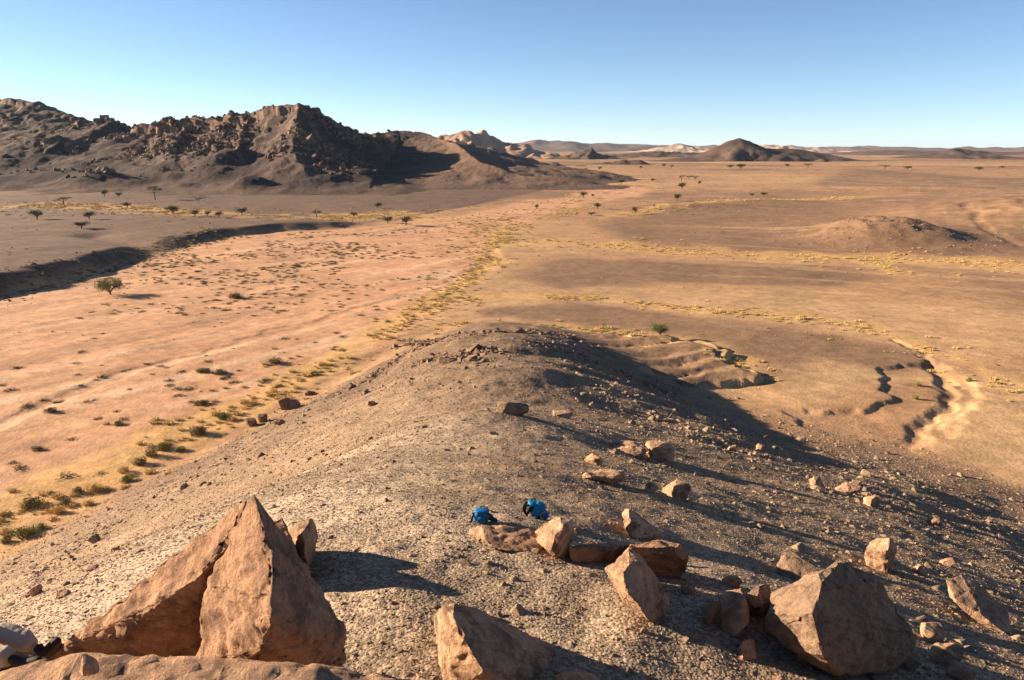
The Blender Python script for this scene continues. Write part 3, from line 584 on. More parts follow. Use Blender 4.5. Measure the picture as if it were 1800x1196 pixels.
SMALL = [  # (box, label, material)
    (1614, 1096, 1662, 1134, 'small cracked block just right of the dark domed boulder', M_ROCK, 21, 'boulder'),
    (1638, 1134, 1692, 1178, 'broken rubble block below the cracked block at the lower right', M_ROCK, 22, 'boulder'),
    (1295, 1122, 1330, 1166, 'rounded pink stone on gravel below the jagged pale block', M_ROCK, 23, 'stone'),
    (1355, 1184, 1382, 1206, 'pale stone cut by the bottom edge below the rounded pink stone', M_ROCK, 24, 'stone'),
    (1268, 1012, 1306, 1036, 'thin tilted flake behind the jagged pale block', M_ROCK, 25, 'stone'),
    (1604, 990, 1624, 1014, 'pale pointed stone right of the mushroom shaped rock', M_ROCK, 26, 'stone'),
    (1655, 978, 1678, 1000, 'small round stone above the long flat tan slab', M_ROCK, 27, 'stone'),
    (1632, 908, 1658, 930, 'lone pale stone out on the shaded right slope', M_ROCK, 28, 'stone'),
    (1520, 872, 1552, 898, 'squared tan stone on the far right slope', M_ROCK, 29, 'boulder'),
    (1160, 849, 1218, 884, 'faceted tan boulder with a long shadow on the slope', M_ROCK, 30, 'boulder'),
    (1134, 850, 1160, 870, 'little pale rock at the left foot of the faceted tan boulder', M_ROCK, 31, 'stone'),
    (1020, 824, 1104, 856, 'long low rock in the middle of the right slope', M_ROCK, 32, 'boulder'),
    (1024, 800, 1062, 820, 'squat rock just above the long low rock', M_ROCK, 33, 'boulder'),
    (1074, 780, 1142, 806, 'flat topped tan rock left of the rounded twin boulder', M_ROCK, 34, 'boulder'),
    (1132, 775, 1186, 818, 'rounded tan boulder with dark right side on the mid slope', M_ROCK, 35, 'boulder'),
    (872, 702, 932, 736, 'lone cracked grey boulder in the middle of the bare slope', M_GREY, 36, 'boulder'),
    (645, 704, 661, 717, 'single dark stone alone on the smooth left slope', M_GREY, 37, 'stone'),
    (970, 722, 1008, 738, 'low pale stone to the right of the cracked grey boulder', M_ROCK, 38, 'stone'),
    (488, 698, 512, 726, 'left dark block of the rock heap at the left foot of the spur', M_GREY, 39, 'boulder'),
    (506, 700, 528, 722, 'right dark block of the rock heap at the left foot of the spur', M_GREY, 40, 'boulder'),
    (430, 734, 452, 753, 'left dark block of the lower rock heap by the grass strip', M_GREY, 41, 'boulder'),
    (450, 728, 470, 746, 'right dark block of the lower rock heap by the grass strip', M_GREY, 42, 'boulder'),
    (532, 686, 554, 697, 'flat dark rock above the rock heap at the left foot of the spur', M_GREY, 43, 'boulder'),
    (480, 738, 500, 752, 'small dark rock between the two rock heaps', M_GREY, 44, 'boulder'),
    (315, 848, 332, 862, 'small dark cube of rock on the left edge of the gravel slope', M_GREY, 45, 'stone'),
    (154, 940, 178, 958, 'dark angular rock on the left slope above the pale slabs', M_GREY, 46, 'stone'),
    (52, 1028, 78, 1050, 'pale leaning slab stone above the seated legs', M_ROCK, 47, 'stone'),
    (84, 1034, 120, 1058, 'long pale blade of rock right of the leaning slab stone', M_ROCK, 48, 'stone'),
    (144, 990, 172, 1010, 'long pale flake lying higher on the left slope', M_ROCK, 49, 'stone'),
    (196, 960, 212, 970, 'tiny dark stone left of the pointed boulder', M_GREY, 50, 'stone'),
    (1424, 838, 1450, 862, 'cream lump of rock near the middle of the shaded right slope', M_ROCK, 51, 'stone'),
    (1470, 850, 1520, 872, 'broken tan outcrop left of the squared tan stone', M_ROCK, 52, 'boulder'),
    (1232, 1050, 1266, 1110, 'dark block in shade left of the jagged pale block', M_GREY, 81, 'boulder'),
    (1574, 1146, 1622, 1186, 'shaded broken block at the right foot of the dark domed boulder', M_GREY, 82, 'boulder'),
    (1662, 1164, 1712, 1204, 'jagged tan fragment at the bottom edge right of the dark domed boulder', M_ROCK, 83, 'boulder'),
    (1396, 1148, 1424, 1168, 'small lit fragment under the front of the dark domed boulder', M_ROCK, 84, 'stone'),
    (1532, 1184, 1566, 1206, 'low stone at the bottom edge below the dark domed boulder', M_GREY, 85, 'stone'),
    (1446, 1016, 1470, 1032, 'little stone between the tilted grey slab and the domed boulder', M_ROCK, 86, 'stone'),
    (1196, 1030, 1222, 1048, 'small dark stone right of the leaning boulder', M_RED, 87, 'stone'),
    (1278, 782, 1296, 796, 'small lit stone at the lower edge of the dark shaded slope', M_ROCK, 53, 'stone'),
    (1330, 780, 1345, 796, 'upright little stone at the lower edge of the dark shaded slope', M_ROCK, 54, 'stone')]
for u0, v0, u1, v1, lb, m, sd, nm in SMALL:
    t = hit((u0 + u1) / 2, v1)[1] / 1200; w = (u1 - u0) * t
    fl = {48: .5, 49: .45, 32: .8, 34: .8}.get(sd, 1.0)
    place_rock(nm, lb, [lump(u0, v0, u1, v1, sd, squash=fl)], m, edge=max(0.02, w * 0.05), bevel=w * 0.035, amp=w * 0.03, seed=sd)

# ------------------------------------------------------------------ scatter: many small natural things
def scatter_stuff(name, label, pts, rot, scl, idx, protos):
    """uncountable rest of a kind: points that carry the small meshes"""
    me = bpy.data.meshes.new(name); me.vertices.add(len(pts)); me.vertices.foreach_set('co', np.asarray(pts, np.float32).ravel())
    for nm, ty, dt, key in (('rot', 'FLOAT_VECTOR', rot, 'vector'), ('scl', 'FLOAT_VECTOR', scl, 'vector'), ('idx', 'INT', idx, 'value')):
        a = me.attributes.new(nm, ty, 'POINT'); a.data.foreach_set(key, np.ascontiguousarray(dt, np.int32 if ty == 'INT' else np.float32).ravel())
    o = link(name, me); tag(o, label, kind='stuff')
    pc = bpy.data.collections.new(name + '_shapes')
    for i, p in enumerate(protos):
        q = bpy.data.objects.new('%s_shape_%02d' % (name, i), p); pc.objects.link(q)
    g = bpy.data.node_groups.new(name, 'GeometryNodeTree')
    g.interface.new_socket('Geometry', in_out='INPUT', socket_type='NodeSocketGeometry'); g.interface.new_socket('Geometry', in_out='OUTPUT', socket_type='NodeSocketGeometry')
    n = g.nodes; i = n.new('NodeGroupInput'); ou = n.new('NodeGroupOutput'); ip = n.new('GeometryNodeInstanceOnPoints'); ci = n.new('GeometryNodeCollectionInfo')
    ci.inputs['Collection'].default_value = pc; ci.inputs['Separate Children'].default_value = True; ci.inputs['Reset Children'].default_value = True
    def na(nm, ty):
        k = n.new('GeometryNodeInputNamedAttribute'); k.data_type = ty; k.inputs['Name'].default_value = nm; return k.outputs['Attribute']
    g.links.new(i.outputs[0], ip.inputs['Points']); g.links.new(ci.outputs[0], ip.inputs['Instance']); ip.inputs['Pick Instance'].default_value = True
    g.links.new(na('idx', 'INT'), ip.inputs['Instance Index']); g.links.new(na('scl', 'FLOAT_VECTOR'), ip.inputs['Scale'])
    er = n.new('FunctionNodeEulerToRotation'); g.links.new(na('rot', 'FLOAT_VECTOR'), er.inputs[0]); g.links.new(er.outputs[0], ip.inputs['Rotation'])
    g.links.new(ip.outputs[0], ou.inputs[0])
    md = o.modifiers.new('scatter', 'NODES'); md.node_group = g
    return o
def scatter(kind, label, group, cat, pts, scl, protos, stuff_name, stuff_label, rot=None, nmax=300, sizes=None):
    """the nmax that show largest become objects, the rest one stuff object"""
    n = len(pts)
    if not n: return
    if rot is None: rot = np.c_[np.zeros(n), np.zeros(n), RNG.uniform(0, 6.28, n)]
    idx = RNG.integers(0, len(protos), n)
    dist = np.linalg.norm(pts - np.array([0, 0, EYE]), axis=1); u = pts[:, 0] / np.maximum(pts[:, 1], .1)
    vis = (np.abs(u) < 0.70) & (pts[:, 1] > 4)
    show = np.where(vis, scl.max(1) / dist, 0)
    order = np.argsort(-show); first = order[:nmax]; rest = order[nmax:]
    for k in first:
        lb, gp = (label, group) if isinstance(label, str) else (label[int(sizes[k])], group[int(sizes[k])])
        o = bpy.data.objects.new(kind, protos[idx[k]]); COL.objects.link(o); o.location = pts[k]; o.rotation_euler = rot[k]; o.scale = scl[k]
        tag(o, lb, cat, gp)
    if len(rest): scatter_stuff(stuff_name, stuff_label, pts[rest], rot[rest], scl[rest], idx[rest], protos)

def chip_mesh(seed, m, flat=0.6, n=11, sub=False):
    rs = np.random.default_rng(seed); q = rs.normal(size=(n, 3)); q /= np.linalg.norm(q, axis=1)[:, None]; q *= (1, rs.uniform(.55, .95), flat); q *= rs.uniform(.8, 1.05, (n, 1))
    bm = bmesh.new(); vs = [bm.verts.new(p) for p in q]; g = bmesh.ops.convex_hull(bm, input=vs)
    bmesh.ops.delete(bm, geom=[e for e in g['geom_interior'] if isinstance(e, bmesh.types.BMVert)], context='VERTS')
    if sub:
        bmesh.ops.bevel(bm, geom=list(bm.edges), offset=0.07, segments=1, affect='EDGES')
    me = bpy.data.meshes.new('stone'); bm.to_mesh(me); bm.free(); me.materials.append(m); return me
CHIPS = [chip_mesh(100 + i, M_STONE, 0.24 + 0.05 * i, 10 + i % 3) for i in range(8)]
BLOCKS = [chip_mesh(200 + i, M_STONE, 0.5 + 0.06 * i, 12, True) for i in range(7)]
BIGB = [chip_mesh(300 + i, M_MROCK, 0.6 + 0.06 * i, 13) for i in range(7)]
def on_ground(x, y, sink, s): 
    return np.c_[x, y, height(x, y) - sink * s]
def fan(n, r0, r1, p, a0=-40, a1=40):
    """points over the ground, thinning with distance r^-p per unit area"""
    q = 2 - p; k = RNG.uniform(0, 1, n)
    r = (r0 ** q + k * (r1 ** q - r0 ** q)) ** (1 / q) if abs(q) > 1e-3 else r0 * (r1 / r0) ** k
    a = np.radians(RNG.uniform(a0, a1, n)); return r * np.sin(a), r * np.cos(a)
def rnd_rot(n, tilt=0.5): return np.c_[RNG.normal(0, tilt, n), RNG.normal(0, tilt, n), RNG.uniform(0, 6.28, n)]
def size3(s): n = len(s); return s[:, None] * RNG.uniform(.75, 1.3, (n, 3))

# gravel: small chips all over the spur, finer than anyone could count
x, y = fan(330000, 5.5, 95, 1.5); sp = spur(x, y)
k = sp > -0.3; x, y = x[k], y[k]; d = np.hypot(x, y)
s = RNG.lognormal(0, 0.45, len(x)) * (0.011 + 0.0007 * d)
scatter_stuff('gravel', 'loose grey brown gravel covering the spur', on_ground(x, y, 0.1, s), rnd_rot(len(x), .35), size3(s), RNG.integers(0, 8, len(x)), CHIPS)

# stones: scree on the spur, denser on the rim and the right flank
def cluster(lines, n, w, z=0):
    P = []
    for ln in lines:
        Q = np.array([hit(u, v)[:2] for u, v in ln]); L = np.r_[0, np.cumsum(np.hypot(*np.diff(Q, axis=0).T))]
        t = RNG.uniform(0, L[-1], int(n)); P.append(np.c_[np.interp(t, L, Q[:, 0]), np.interp(t, L, Q[:, 1])] + RNG.normal(0, w, (int(n), 2)))
    return np.concatenate(P)
sx, sy, sz, sk = [], [], [], []
def add_st(x, y, s, k): sx.append(x); sy.append(y); sz.append(s); sk.append(np.full(len(x), k))
x, y = fan(4200, 7, 95, 1.2); sp = spur(x, y); pr = 0.16 + 0.3 * sstep(.1, .4, fbm(x / 8, y / 8, 117, 3)) + 0.9 * sstep(1, 9, x) * sstep(-.2, .3, fbm(x / 5, y / 5, 111, 3) + 0.25) + 0.4 * sstep(6, 14, -x) * sstep(0, .4, fbm(x / 6, y / 6, 113, 3))
k = (sp > 0.2) & (RNG.uniform(0, 1, len(x)) < pr); x, y = x[k], y[k]
add_st(x, y, RNG.lognormal(0, 0.5, len(x)) * (0.04 + 0.0024 * np.hypot(x, y)), (x > 1).astype(int))
RIM = [[(600, 690), (660, 660), (710, 625), (760, 600), (830, 588)], [(700, 612), (735, 600), (760, 606)], [(730, 640), (790, 632), (835, 640)], [(830, 618), (858, 622)],
       [(850, 586), (920, 584), (1000, 592), (1060, 615)], [(960, 612), (1040, 632), (1100, 660), (1180, 690)]]
q = cluster(RIM, 300, 0.9); add_st(q[:, 0], q[:, 1], RNG.lognormal(0, 0.55, len(q)) * 0.27, 2)
q = cluster([[(1000, 620), (1100, 655), (1250, 715), (1400, 755), (1580, 790)], [(1040, 690), (1180, 750), (1300, 800)]], 230, 2.6); add_st(q[:, 0], q[:, 1], RNG.lognormal(0, 0.5, len(q)) * 0.16, 1)
q = cluster([[(640, 690), (740, 678), (860, 688)], [(1380, 850), (1500, 880), (1560, 860)], [(1180, 690), (1330, 790)]], 60, 0.7); add_st(q[:, 0], q[:, 1], RNG.lognormal(0, 0.5, len(q)) * 0.16, 1)
q = cluster([[(200, 925), (150, 950), (90, 1000)], [(240, 890), (330, 850), (420, 790), (490, 730)], [(500, 720), (600, 690)]], 110, 1.0); add_st(q[:, 0], q[:, 1], RNG.lognormal(0, 0.5, len(q)) * 0.14, 0)
x, y, s, kd = map(np.concatenate, (sx, sy, sz, sk)); rim = kd == 2
def sub(k, *a): return [v[k] for v in a]
M_DSTONE = rock_mat('dark_stone_chip', (0.23, 0.14, 0.09), (0.13, 0.08, 0.055), 0.4, 1.0, 0.6)
DARKB = [chip_mesh(250 + i, M_DSTONE, 0.5 + 0.06 * i, 12) for i in range(5)]
xr, yr, sr = sub(rim, x, y, s); x, y, s, kd = sub(~rim, x, y, s, kd)
scatter('stone', {0: 'small angular stone lying loose on the left face of the gravel spur', 1: 'small angular stone lying loose on the rough right flank of the spur'},
        {0: 'stones on the left face of the spur', 1: 'stones on the right flank of the spur'}, 'stone', on_ground(x, y, 0.15, s), size3(s), BLOCKS, 'scree', 'countless smaller stones over the spur', rnd_rot(len(x), .45), 110, kd)
scatter('stone', 'brown broken stone in the rubble rim at the far top of the spur', 'rubble at the top of the spur', 'stone', on_ground(xr, yr, 0.15, sr), size3(sr), DARKB, 'rim_rubble', 'smaller rubble at the far top of the spur', rnd_rot(len(xr), .45), 110)
fx = np.repeat(np.array(FOOT), 16, 0); n = len(fx); a = RNG.uniform(0, 6.28, n); rr = fx[:, 2] * RNG.uniform(.8, 1.9, n); x = fx[:, 0] + rr * np.cos(a); y = fx[:, 1] + rr * np.sin(a) * .8
s = np.minimum(fx[:, 2], .8) * RNG.lognormal(-2.35, .5, n)
scatter('stone', 'broken chip of rock lying around the foot of a bigger boulder', 'chips around the feet of the boulders', 'stone', on_ground(x, y, 0.1, s), size3(s), BLOCKS, 'chippings', 'smaller chips around the boulders', rnd_rot(n, .45), 50)
# stony patches on the flats (rubbly mound and rills on the right)
x = RNG.normal(125, 19, 1500); y = RNG.normal(253, 20, 1500); s = RNG.lognormal(0, .4, 1500) * 0.24
x2, y2 = fan(3500, 70, 420, 1.3, -36, 38); k = (spur(x2, y2) < 0) & (fbm(x2 / 30, y2 / 12, 121, 4) > 0.12); x2, y2 = x2[k], y2[k]; s2 = RNG.lognormal(0, .4, len(x2)) * (0.05 + 0.0009 * np.hypot(x2, y2))
bq = np.array(BANK[1:9]); LB = np.r_[0, np.cumsum(np.hypot(*np.diff(bq, axis=0).T))]; t = RNG.uniform(0, LB[-1], 900)
x3 = np.interp(t, LB, bq[:, 0]) + RNG.normal(-2, 4, 900); y3 = np.interp(t, LB, bq[:, 1]) + RNG.normal(3, 4, 900); s3 = RNG.lognormal(0, .45, 900) * 0.28
x = np.r_[x, x2, x3]; y = np.r_[y, y2, y3]; s = np.r_[s, s2, s3]
scatter_stuff('rubble', 'scattered rubble on the flats and the stony mound', on_ground(x, y, 0.1, s), rnd_rot(len(x), .4), size3(s), RNG.integers(0, 5, len(x)), DARKB)

# boulders over the mountain
az = np.radians(RNG.uniform(-38, -9, 45000)); r = RNG.uniform(560, 1180, 45000); x, y = r * np.sin(az), r * np.cos(az); z = mountain_h(x, y)
den = sstep(6, 30, z) * sstep(-0.12, 0.3, fbm(x / 45, y / 45, 131, 3)) * np.where(x > -150, 0.35, np.where(x < -330, 1.6, 1.0))
k = RNG.uniform(0, 1, len(x)) < den; x, y, z = x[k], y[k], z[k]; s = RNG.lognormal(0, .5, len(x)) * 1.5
scatter('mountain_boulder', 'weathered boulder strewn on the dark mountain side', 'boulders strewn over the mountain', 'boulder', np.c_[x, y, z + s * .1], size3(s), BIGB, 'mountain_rubble', 'smaller boulders strewn over the mountain', rnd_rot(len(x), .5), 300)
p = at_y(184, 212, 1000)
place_rock('rock_pillar', 'single square rock pillar standing on the mountain skyline at left', [[p + np.array([a, b, c]) for a in (-4.5, 4.5) for b in (-4, 4) for c in (-9, 6.5)]], M_MROCK, edge=1.2, bevel=1.2, amp=0.9, seed=61)

# ------------------------------------------------------------------ plants
M_GRASS = leaf_mat('dry_golden_grass', (0.64, 0.45, 0.185), (0.44, 0.315, 0.125))
M_SHRUB = leaf_mat('grey_green_scrub', (0.135, 0.118, 0.052), (0.085, 0.08, 0.036))
M_OLIVE = leaf_mat('olive_scrub', (0.23, 0.185, 0.075), (0.14, 0.12, 0.05))
M_GREEN = leaf_mat('yellow_green_scrub', (0.26, 0.25, 0.06), (0.15, 0.165, 0.045))
M_ACACIA = leaf_mat('acacia_leaves', (0.055, 0.062, 0.024), (0.032, 0.04, 0.016))
M_TAMAR = leaf_mat('tamarisk_leaves', (0.18, 0.18, 0.055), (0.10, 0.11, 0.036))
M_BARK = plain_mat('dry_bark', (0.13, 0.085, 0.055), 0.9, 0.4, 12, 0.6)
M_TWIG = plain_mat('dry_twigs', (0.20, 0.135, 0.08), 0.9, 0.3, 20, 0.3)
def tris_mesh(name, V, m):
    V = np.asarray(V, np.float32).reshape(-1, 3); me = fast_mesh(name, V, np.arange(len(V)).reshape(-1, 3), False); me.materials.append(m); return me
def blades(n, r, h, w, rs, lean=0.7):
    a = rs.uniform(0, 6.28, n); q = np.sqrt(rs.uniform(0, 1, n)) * r * .55; b = np.c_[q * np.cos(a), q * np.sin(a), np.zeros(n)]
    o = np.c_[np.cos(a), np.sin(a), np.zeros(n)] * (rs.uniform(0, lean, n) * r)[:, None] + rs.normal(0, .12 * r, (n, 3)); o[:, 2] = rs.uniform(.55, 1, n) * h * (1 - .35 * (q / (r + 1e-6)))
    t = rs.uniform(0, 6.28, n); side = np.c_[np.cos(t), np.sin(t), np.zeros(n)] * w
    return np.stack([b - side, b + side, b + o], 1).reshape(-1, 3)
def leaves(n, cen, rad, sz, rs, shell=0.5):
    q = rs.normal(size=(n, 3)); q /= np.linalg.norm(q, axis=1)[:, None]; q *= (shell + (1 - shell) * rs.uniform(0, 1, (n, 1)) ** .6) * np.asarray(rad); q += cen
    a = rs.normal(size=(n, 3)); a /= np.linalg.norm(a, axis=1)[:, None]; b = np.cross(a, rs.normal(size=(n, 3))); b /= np.linalg.norm(b, axis=1)[:, None] + 1e-9
    s = sz * rs.uniform(.6, 1.4, (n, 1)); return np.stack([q - a * s, q + a * s, q + b * s * 1.1], 1).reshape(-1, 3)
def tuft(seed, m, n=60, h=.75):
    rs = np.random.default_rng(seed); V = np.concatenate([blades(n, .5, h, .035, rs), leaves(n // 2, (0, 0, h * .35), (.5, .5, h * .35), .07, rs)]); return tris_mesh('tuft', V, m)
def mound(seed, m, n=150, h=.45):
    rs = np.random.default_rng(seed); V = [blades(30, .5, h, .03, rs)]
    for _ in range(7):
        a = rs.uniform(0, 6.28); r = rs.uniform(.1, .6); V.append(leaves(n // 7, (r * math.cos(a), r * math.sin(a), h * rs.uniform(.3, .55)), (.34, .34, h * .42), .07, rs))
    return tris_mesh('bush', np.concatenate(V), m)
TUFTS = [tuft(400 + i, M_GRASS) for i in range(5)]
SCRUB = [mound(420 + i, M_SHRUB) for i in range(5)]
GREENS = [mound(440 + i, M_GREEN, 200, .6) for i in range(4)]
# golden tufts along the run-off lines
gx, gy = [], []
for (ln, w), dens in zip(GOLD, (2.1, 1.6, 1.6, 1.9, .9, 2.2, .8)):
    Q = np.array(ln); L = np.r_[0, np.cumsum(np.hypot(*np.diff(Q, axis=0).T))]; n = int(L[-1] * dens * 2.6); t = RNG.uniform(0, L[-1], n)
    wd = w * np.where(RNG.uniform(0, 1, n) < .6, .45, 1.5); gx.append(np.interp(t, L, Q[:, 0]) + RNG.normal(0, 1, n) * wd); gy.append(np.interp(t, L, Q[:, 1]) + RNG.normal(0, 1, n) * wd)
x, y = fan(30000, 120, 650, 1.0, -30, 20); k = (sdf(x, y, WADI) > -15) & (RNG.uniform(0, 1, 30000) < sstep(-.1, .35, fbm(x / 40, y / 40, 141, 3)) * sstep(180, 300, np.hypot(x, y))); gx.append(x[k]); gy.append(y[k])
x = np.concatenate(gx); y = np.concatenate(gy); fd = pdist(x, y, GOLD[0][0])[0]; k = (fbm(x / 14, y / 14, 143, 3) > np.where(fd < 7, -0.16, -0.12)) & (spur(x, y) < 1.2); x, y = x[k], y[k]
s = np.minimum(RNG.lognormal(0, .4, len(x)), 1.7) * 0.62 * (1 + sstep(150, 450, np.hypot(x, y)) * 0.8)
scatter('grass_tuft', 'dry golden grass tuft along a run-off line on the valley floor', 'golden grass tufts along the run-off lines', 'grass', on_ground(x, y, 0.05, s), s[:, None] * RNG.uniform(.8, 1.2, (len(x), 1)) * np.array([[1.25, 1.25, .8]]), TUFTS, 'dry_grass', 'dry golden grass over the valley floor', None, 300)
# low scrub on the sand of the riverbed, thick in the middle reach
x, y = fan(20000, 55, 520, 1.0, -38, 8); w = sdf(x, y, WADI); tt = hit(480, 450)[:2]
mid = np.exp(-((x + 70) / 38) ** 2 - ((y - 225) / 55) ** 2)
pr = (0.085 + 1.3 * mid + 0.05 * sstep(200, 320, y)) * sstep(-.25, .15, fbm(x / 18, y / 18, 151, 3))
k = (w > 3) & (RNG.uniform(0, 1, len(x)) < pr); t = RNG.uniform(0, LB[-1], 260); x = np.r_[x[k], np.interp(t, LB, bq[:, 0]) + RNG.normal(0, 3, 260)]; y = np.r_[y[k], np.interp(t, LB, bq[:, 1]) + RNG.normal(1, 3, 260)]; s = np.minimum(RNG.lognormal(0, .4, len(x)), 1.5) * 0.74
scatter('scrub_bush', 'low grey green bush on a little sand mound in the riverbed', 'low bushes on the riverbed sand', 'bush', on_ground(x, y, 0.06, s), s[:, None] * np.array([[1.3, 1.1, .75]]), SCRUB, 'low_scrub', 'more low bushes far off on the riverbed', None, 300)
# each bush has gathered a little tail of sand: shrubs of the hill foot, by eye from the photograph
def bush(u0, v0, u1, v1, label, m, group=None, dead=False):
    b = hit((u0 + u1) / 2, v1 - 0.12 * (v1 - v0)); t = b[1] / ray(900, v1)[1]; w = (u1 - u0) * t; h = (v1 - v0) * t * .85
    rs = np.random.default_rng(int(u0 * 7 + v0)); e = empty('shrub', b - np.array([0, 0, .04])); tag(e, label, 'bush', group)
    V = []
    for _ in range(9):
        a = rs.uniform(0, 6.28); r = rs.uniform(0, .36) * w; V.append(leaves(60, (r * math.cos(a), r * .8 * math.sin(a), h * rs.uniform(.3, .68)), (w * .2, w * .2, h * .3), .035 * w, rs))
    V.append(blades(90, w * .62, h * 1.05, .016 * w, rs)); link('foliage', tris_mesh('foliage', np.concatenate(V), m), None, e)
    link('stems', tris_mesh('stems', blades(26, w * .42, h * .8, .018 * w, rs), M_TWIG), None, e)
HB = [(24, 920, 66, 945, 'golden', 'olive bush beside a green one at the left edge of the photo', M_GREEN), (60, 916, 84, 932, 'green', 'small bright green bush touching the olive bush at the left edge', M_GREEN),
      (0, 936, 22, 956, '', 'dark bush half cut off by the left edge', M_OLIVE), (92, 884, 116, 904, '', 'tawny bush above the long sand streak near the left edge', M_GRASS),
      (150, 848, 184, 864, '', 'wide tawny bush in the grass strip below a dark sand mound', M_GRASS), (126, 852, 150, 868, '', 'dark olive bush left of the wide tawny bush', M_OLIVE),
      (104, 872, 128, 888, '', 'round olive bush between tawny bushes in the grass strip', M_OLIVE), (146, 876, 168, 890, '', 'rust coloured dry bush in the grass strip', M_GRASS),
      (208, 834, 236, 848, '', 'flat bright green bush under the tall olive pair', M_GREEN), (206, 816, 228, 832, '', 'tawny bush left of the flat green bush', M_GRASS),
      (232, 798, 260, 818, '', 'tall olive bush of the pair in the middle of the grass strip', M_OLIVE), (254, 780, 278, 804, '', 'dense dark olive bush right of the tall olive pair', M_OLIVE),
      (276, 774, 302, 792, '', 'round golden olive bush at the upper end of the pair', M_GREEN), (306, 782, 328, 794, '', 'low bright green bush right of the golden olive bush', M_GREEN),
      (330, 744, 368, 766, '', 'broad olive bush in the upper grass strip', M_OLIVE), (380, 722, 404, 738, '', 'bushy olive clump above the broad olive bush', M_GREEN),
      (34, 872, 78, 892, '', 'dark mound of dead scrub on the red sand at left', M_OLIVE), (56, 782, 78, 792, '', 'dark flattened bush alone on the red sand', M_OLIVE),
      (76, 714, 102, 726, '', 'dark lone bush on the pink sand far left', M_OLIVE), (344, 644, 372, 656, '', 'left bush of the pair on the open sand', M_OLIVE), (372, 648, 402, 658, '', 'right bush of the pair on the open sand', M_OLIVE),
      (338, 702, 370, 712, '', 'flat bush by the channel edge on the sand', M_OLIVE), (198, 738, 220, 748, '', 'small flat bush alone on red sand left of the channel', M_OLIVE), (470, 626, 498, 640, '', 'dark bush on sand above the grass strip', M_OLIVE),
      (544, 648, 560, 660, '', 'bright green bush in the grass strip near the spur rocks', M_GREEN), (400, 512, 428, 526, '', 'biggest dark bush in the scrub right of the lone tree', M_OLIVE),
      (1604, 688, 1616, 704, '', 'small pale green bush in the dry gully at right', M_GREEN), (1608, 668, 1620, 680, '', 'small green bush upstream in the dry gully at right', M_GREEN), (1696, 660, 1710, 672, '', 'small bush right of the dry gully', M_GREEN)]
for u0, v0, u1, v1, _, lb, m in HB: bush(u0, v0, u1, v1, lb, m)

# trees
def tube(bm, pts, rad, n=6):
    rings = []
    for i, (p, r) in enumerate(zip(pts, rad)):
        d = (Vector(pts[min(i + 1, len(pts) - 1)]) - Vector(pts[max(i - 1, 0)])).normalized(); a = d.orthogonal().normalized(); b = d.cross(a)
        rings.append([bm.verts.new(Vector(p) + (a * math.cos(6.2832 * k / n) + b * math.sin(6.2832 * k / n)) * r) for k in range(n)])
    for A_, B_ in zip(rings, rings[1:]):
        for k in range(n): bm.faces.new((A_[k], A_[(k + 1) % n], B_[(k + 1) % n], B_[k]))
    bm.faces.new(rings[0][::-1]); bm.faces.new(rings[-1])
def tree_meshes(seed, form, nleaf, leaf, m):
    """unit height tree; form 'flat' acacia, 'round' acacia, 'shrubby' multi-stemmed"""
    rs = np.random.default_rng(seed); bm = bmesh.new(); V = []
    if form == 'shrubby': stems, spread, ctr, cr = 8, .60, .56, (.36, .34, .34)
    elif form == 'flat': stems, spread, ctr, cr = 4, .55, .80, (.34, .34, .11)
    else: stems, spread, ctr, cr = 5, .36, .56, (.32, .32, .30)
    base = Vector((0, 0, -.05)); fork = Vector((rs.normal(0, .03), rs.normal(0, .03), {'shrubby': .08, 'round': .2}.get(form, .4)))
    tube(bm, [base, fork], [.055, .042])
    for k in range(stems):
        a = 6.283 * (k + rs.uniform(-.3, .3)) / stems; r = spread * rs.uniform(.5, 1); e = Vector((r * math.cos(a), r * math.sin(a), ctr * rs.uniform(.85, 1.1)))
        mid = fork.lerp(e, .5) + Vector((rs.normal(0, .03), rs.normal(0, .03), .05)); tube(bm, [fork, mid, e], [.035, .022, .010], 5)
        for j in range(3):
            q = e + Vector((rs.normal(0, .13), rs.normal(0, .13), rs.normal(0, .05))); tube(bm, [mid, mid.lerp(q, .6) + Vector((0, 0, .02)), q], [.014, .009, .005], 4)
            V.append(leaves(nleaf // (stems * 4), tuple(q), np.array(cr) * rs.uniform(.55, .9), leaf, rs, .25))
        V.append(leaves(nleaf // (stems * 4), tuple(e), np.array(cr) * rs.uniform(.6, 1), leaf, rs, .25))
    t = bpy.data.meshes.new('trunk'); bm.to_mesh(t); bm.free(); t.materials.append(M_BARK)
    return t, tris_mesh('crown', np.concatenate(V), m)
KIND = {'flat': [tree_meshes(500 + i, 'flat', 520, .035, M_ACACIA) for i in range(2)], 'round': [tree_meshes(510 + i, 'round', 800, .038, M_ACACIA) for i in range(3)]}
def put_tree(mesh, loc, h, wd, rz, label, group=None):
    e = empty('acacia_tree', loc, rz); tag(e, label, 'tree', group); e.scale = (wd, wd, h)
    for nm, me in (('trunk', mesh[0]), ('crown', mesh[1])):
        o = bpy.data.objects.new(nm, me); COL.objects.link(o); o.parent = e
    return e
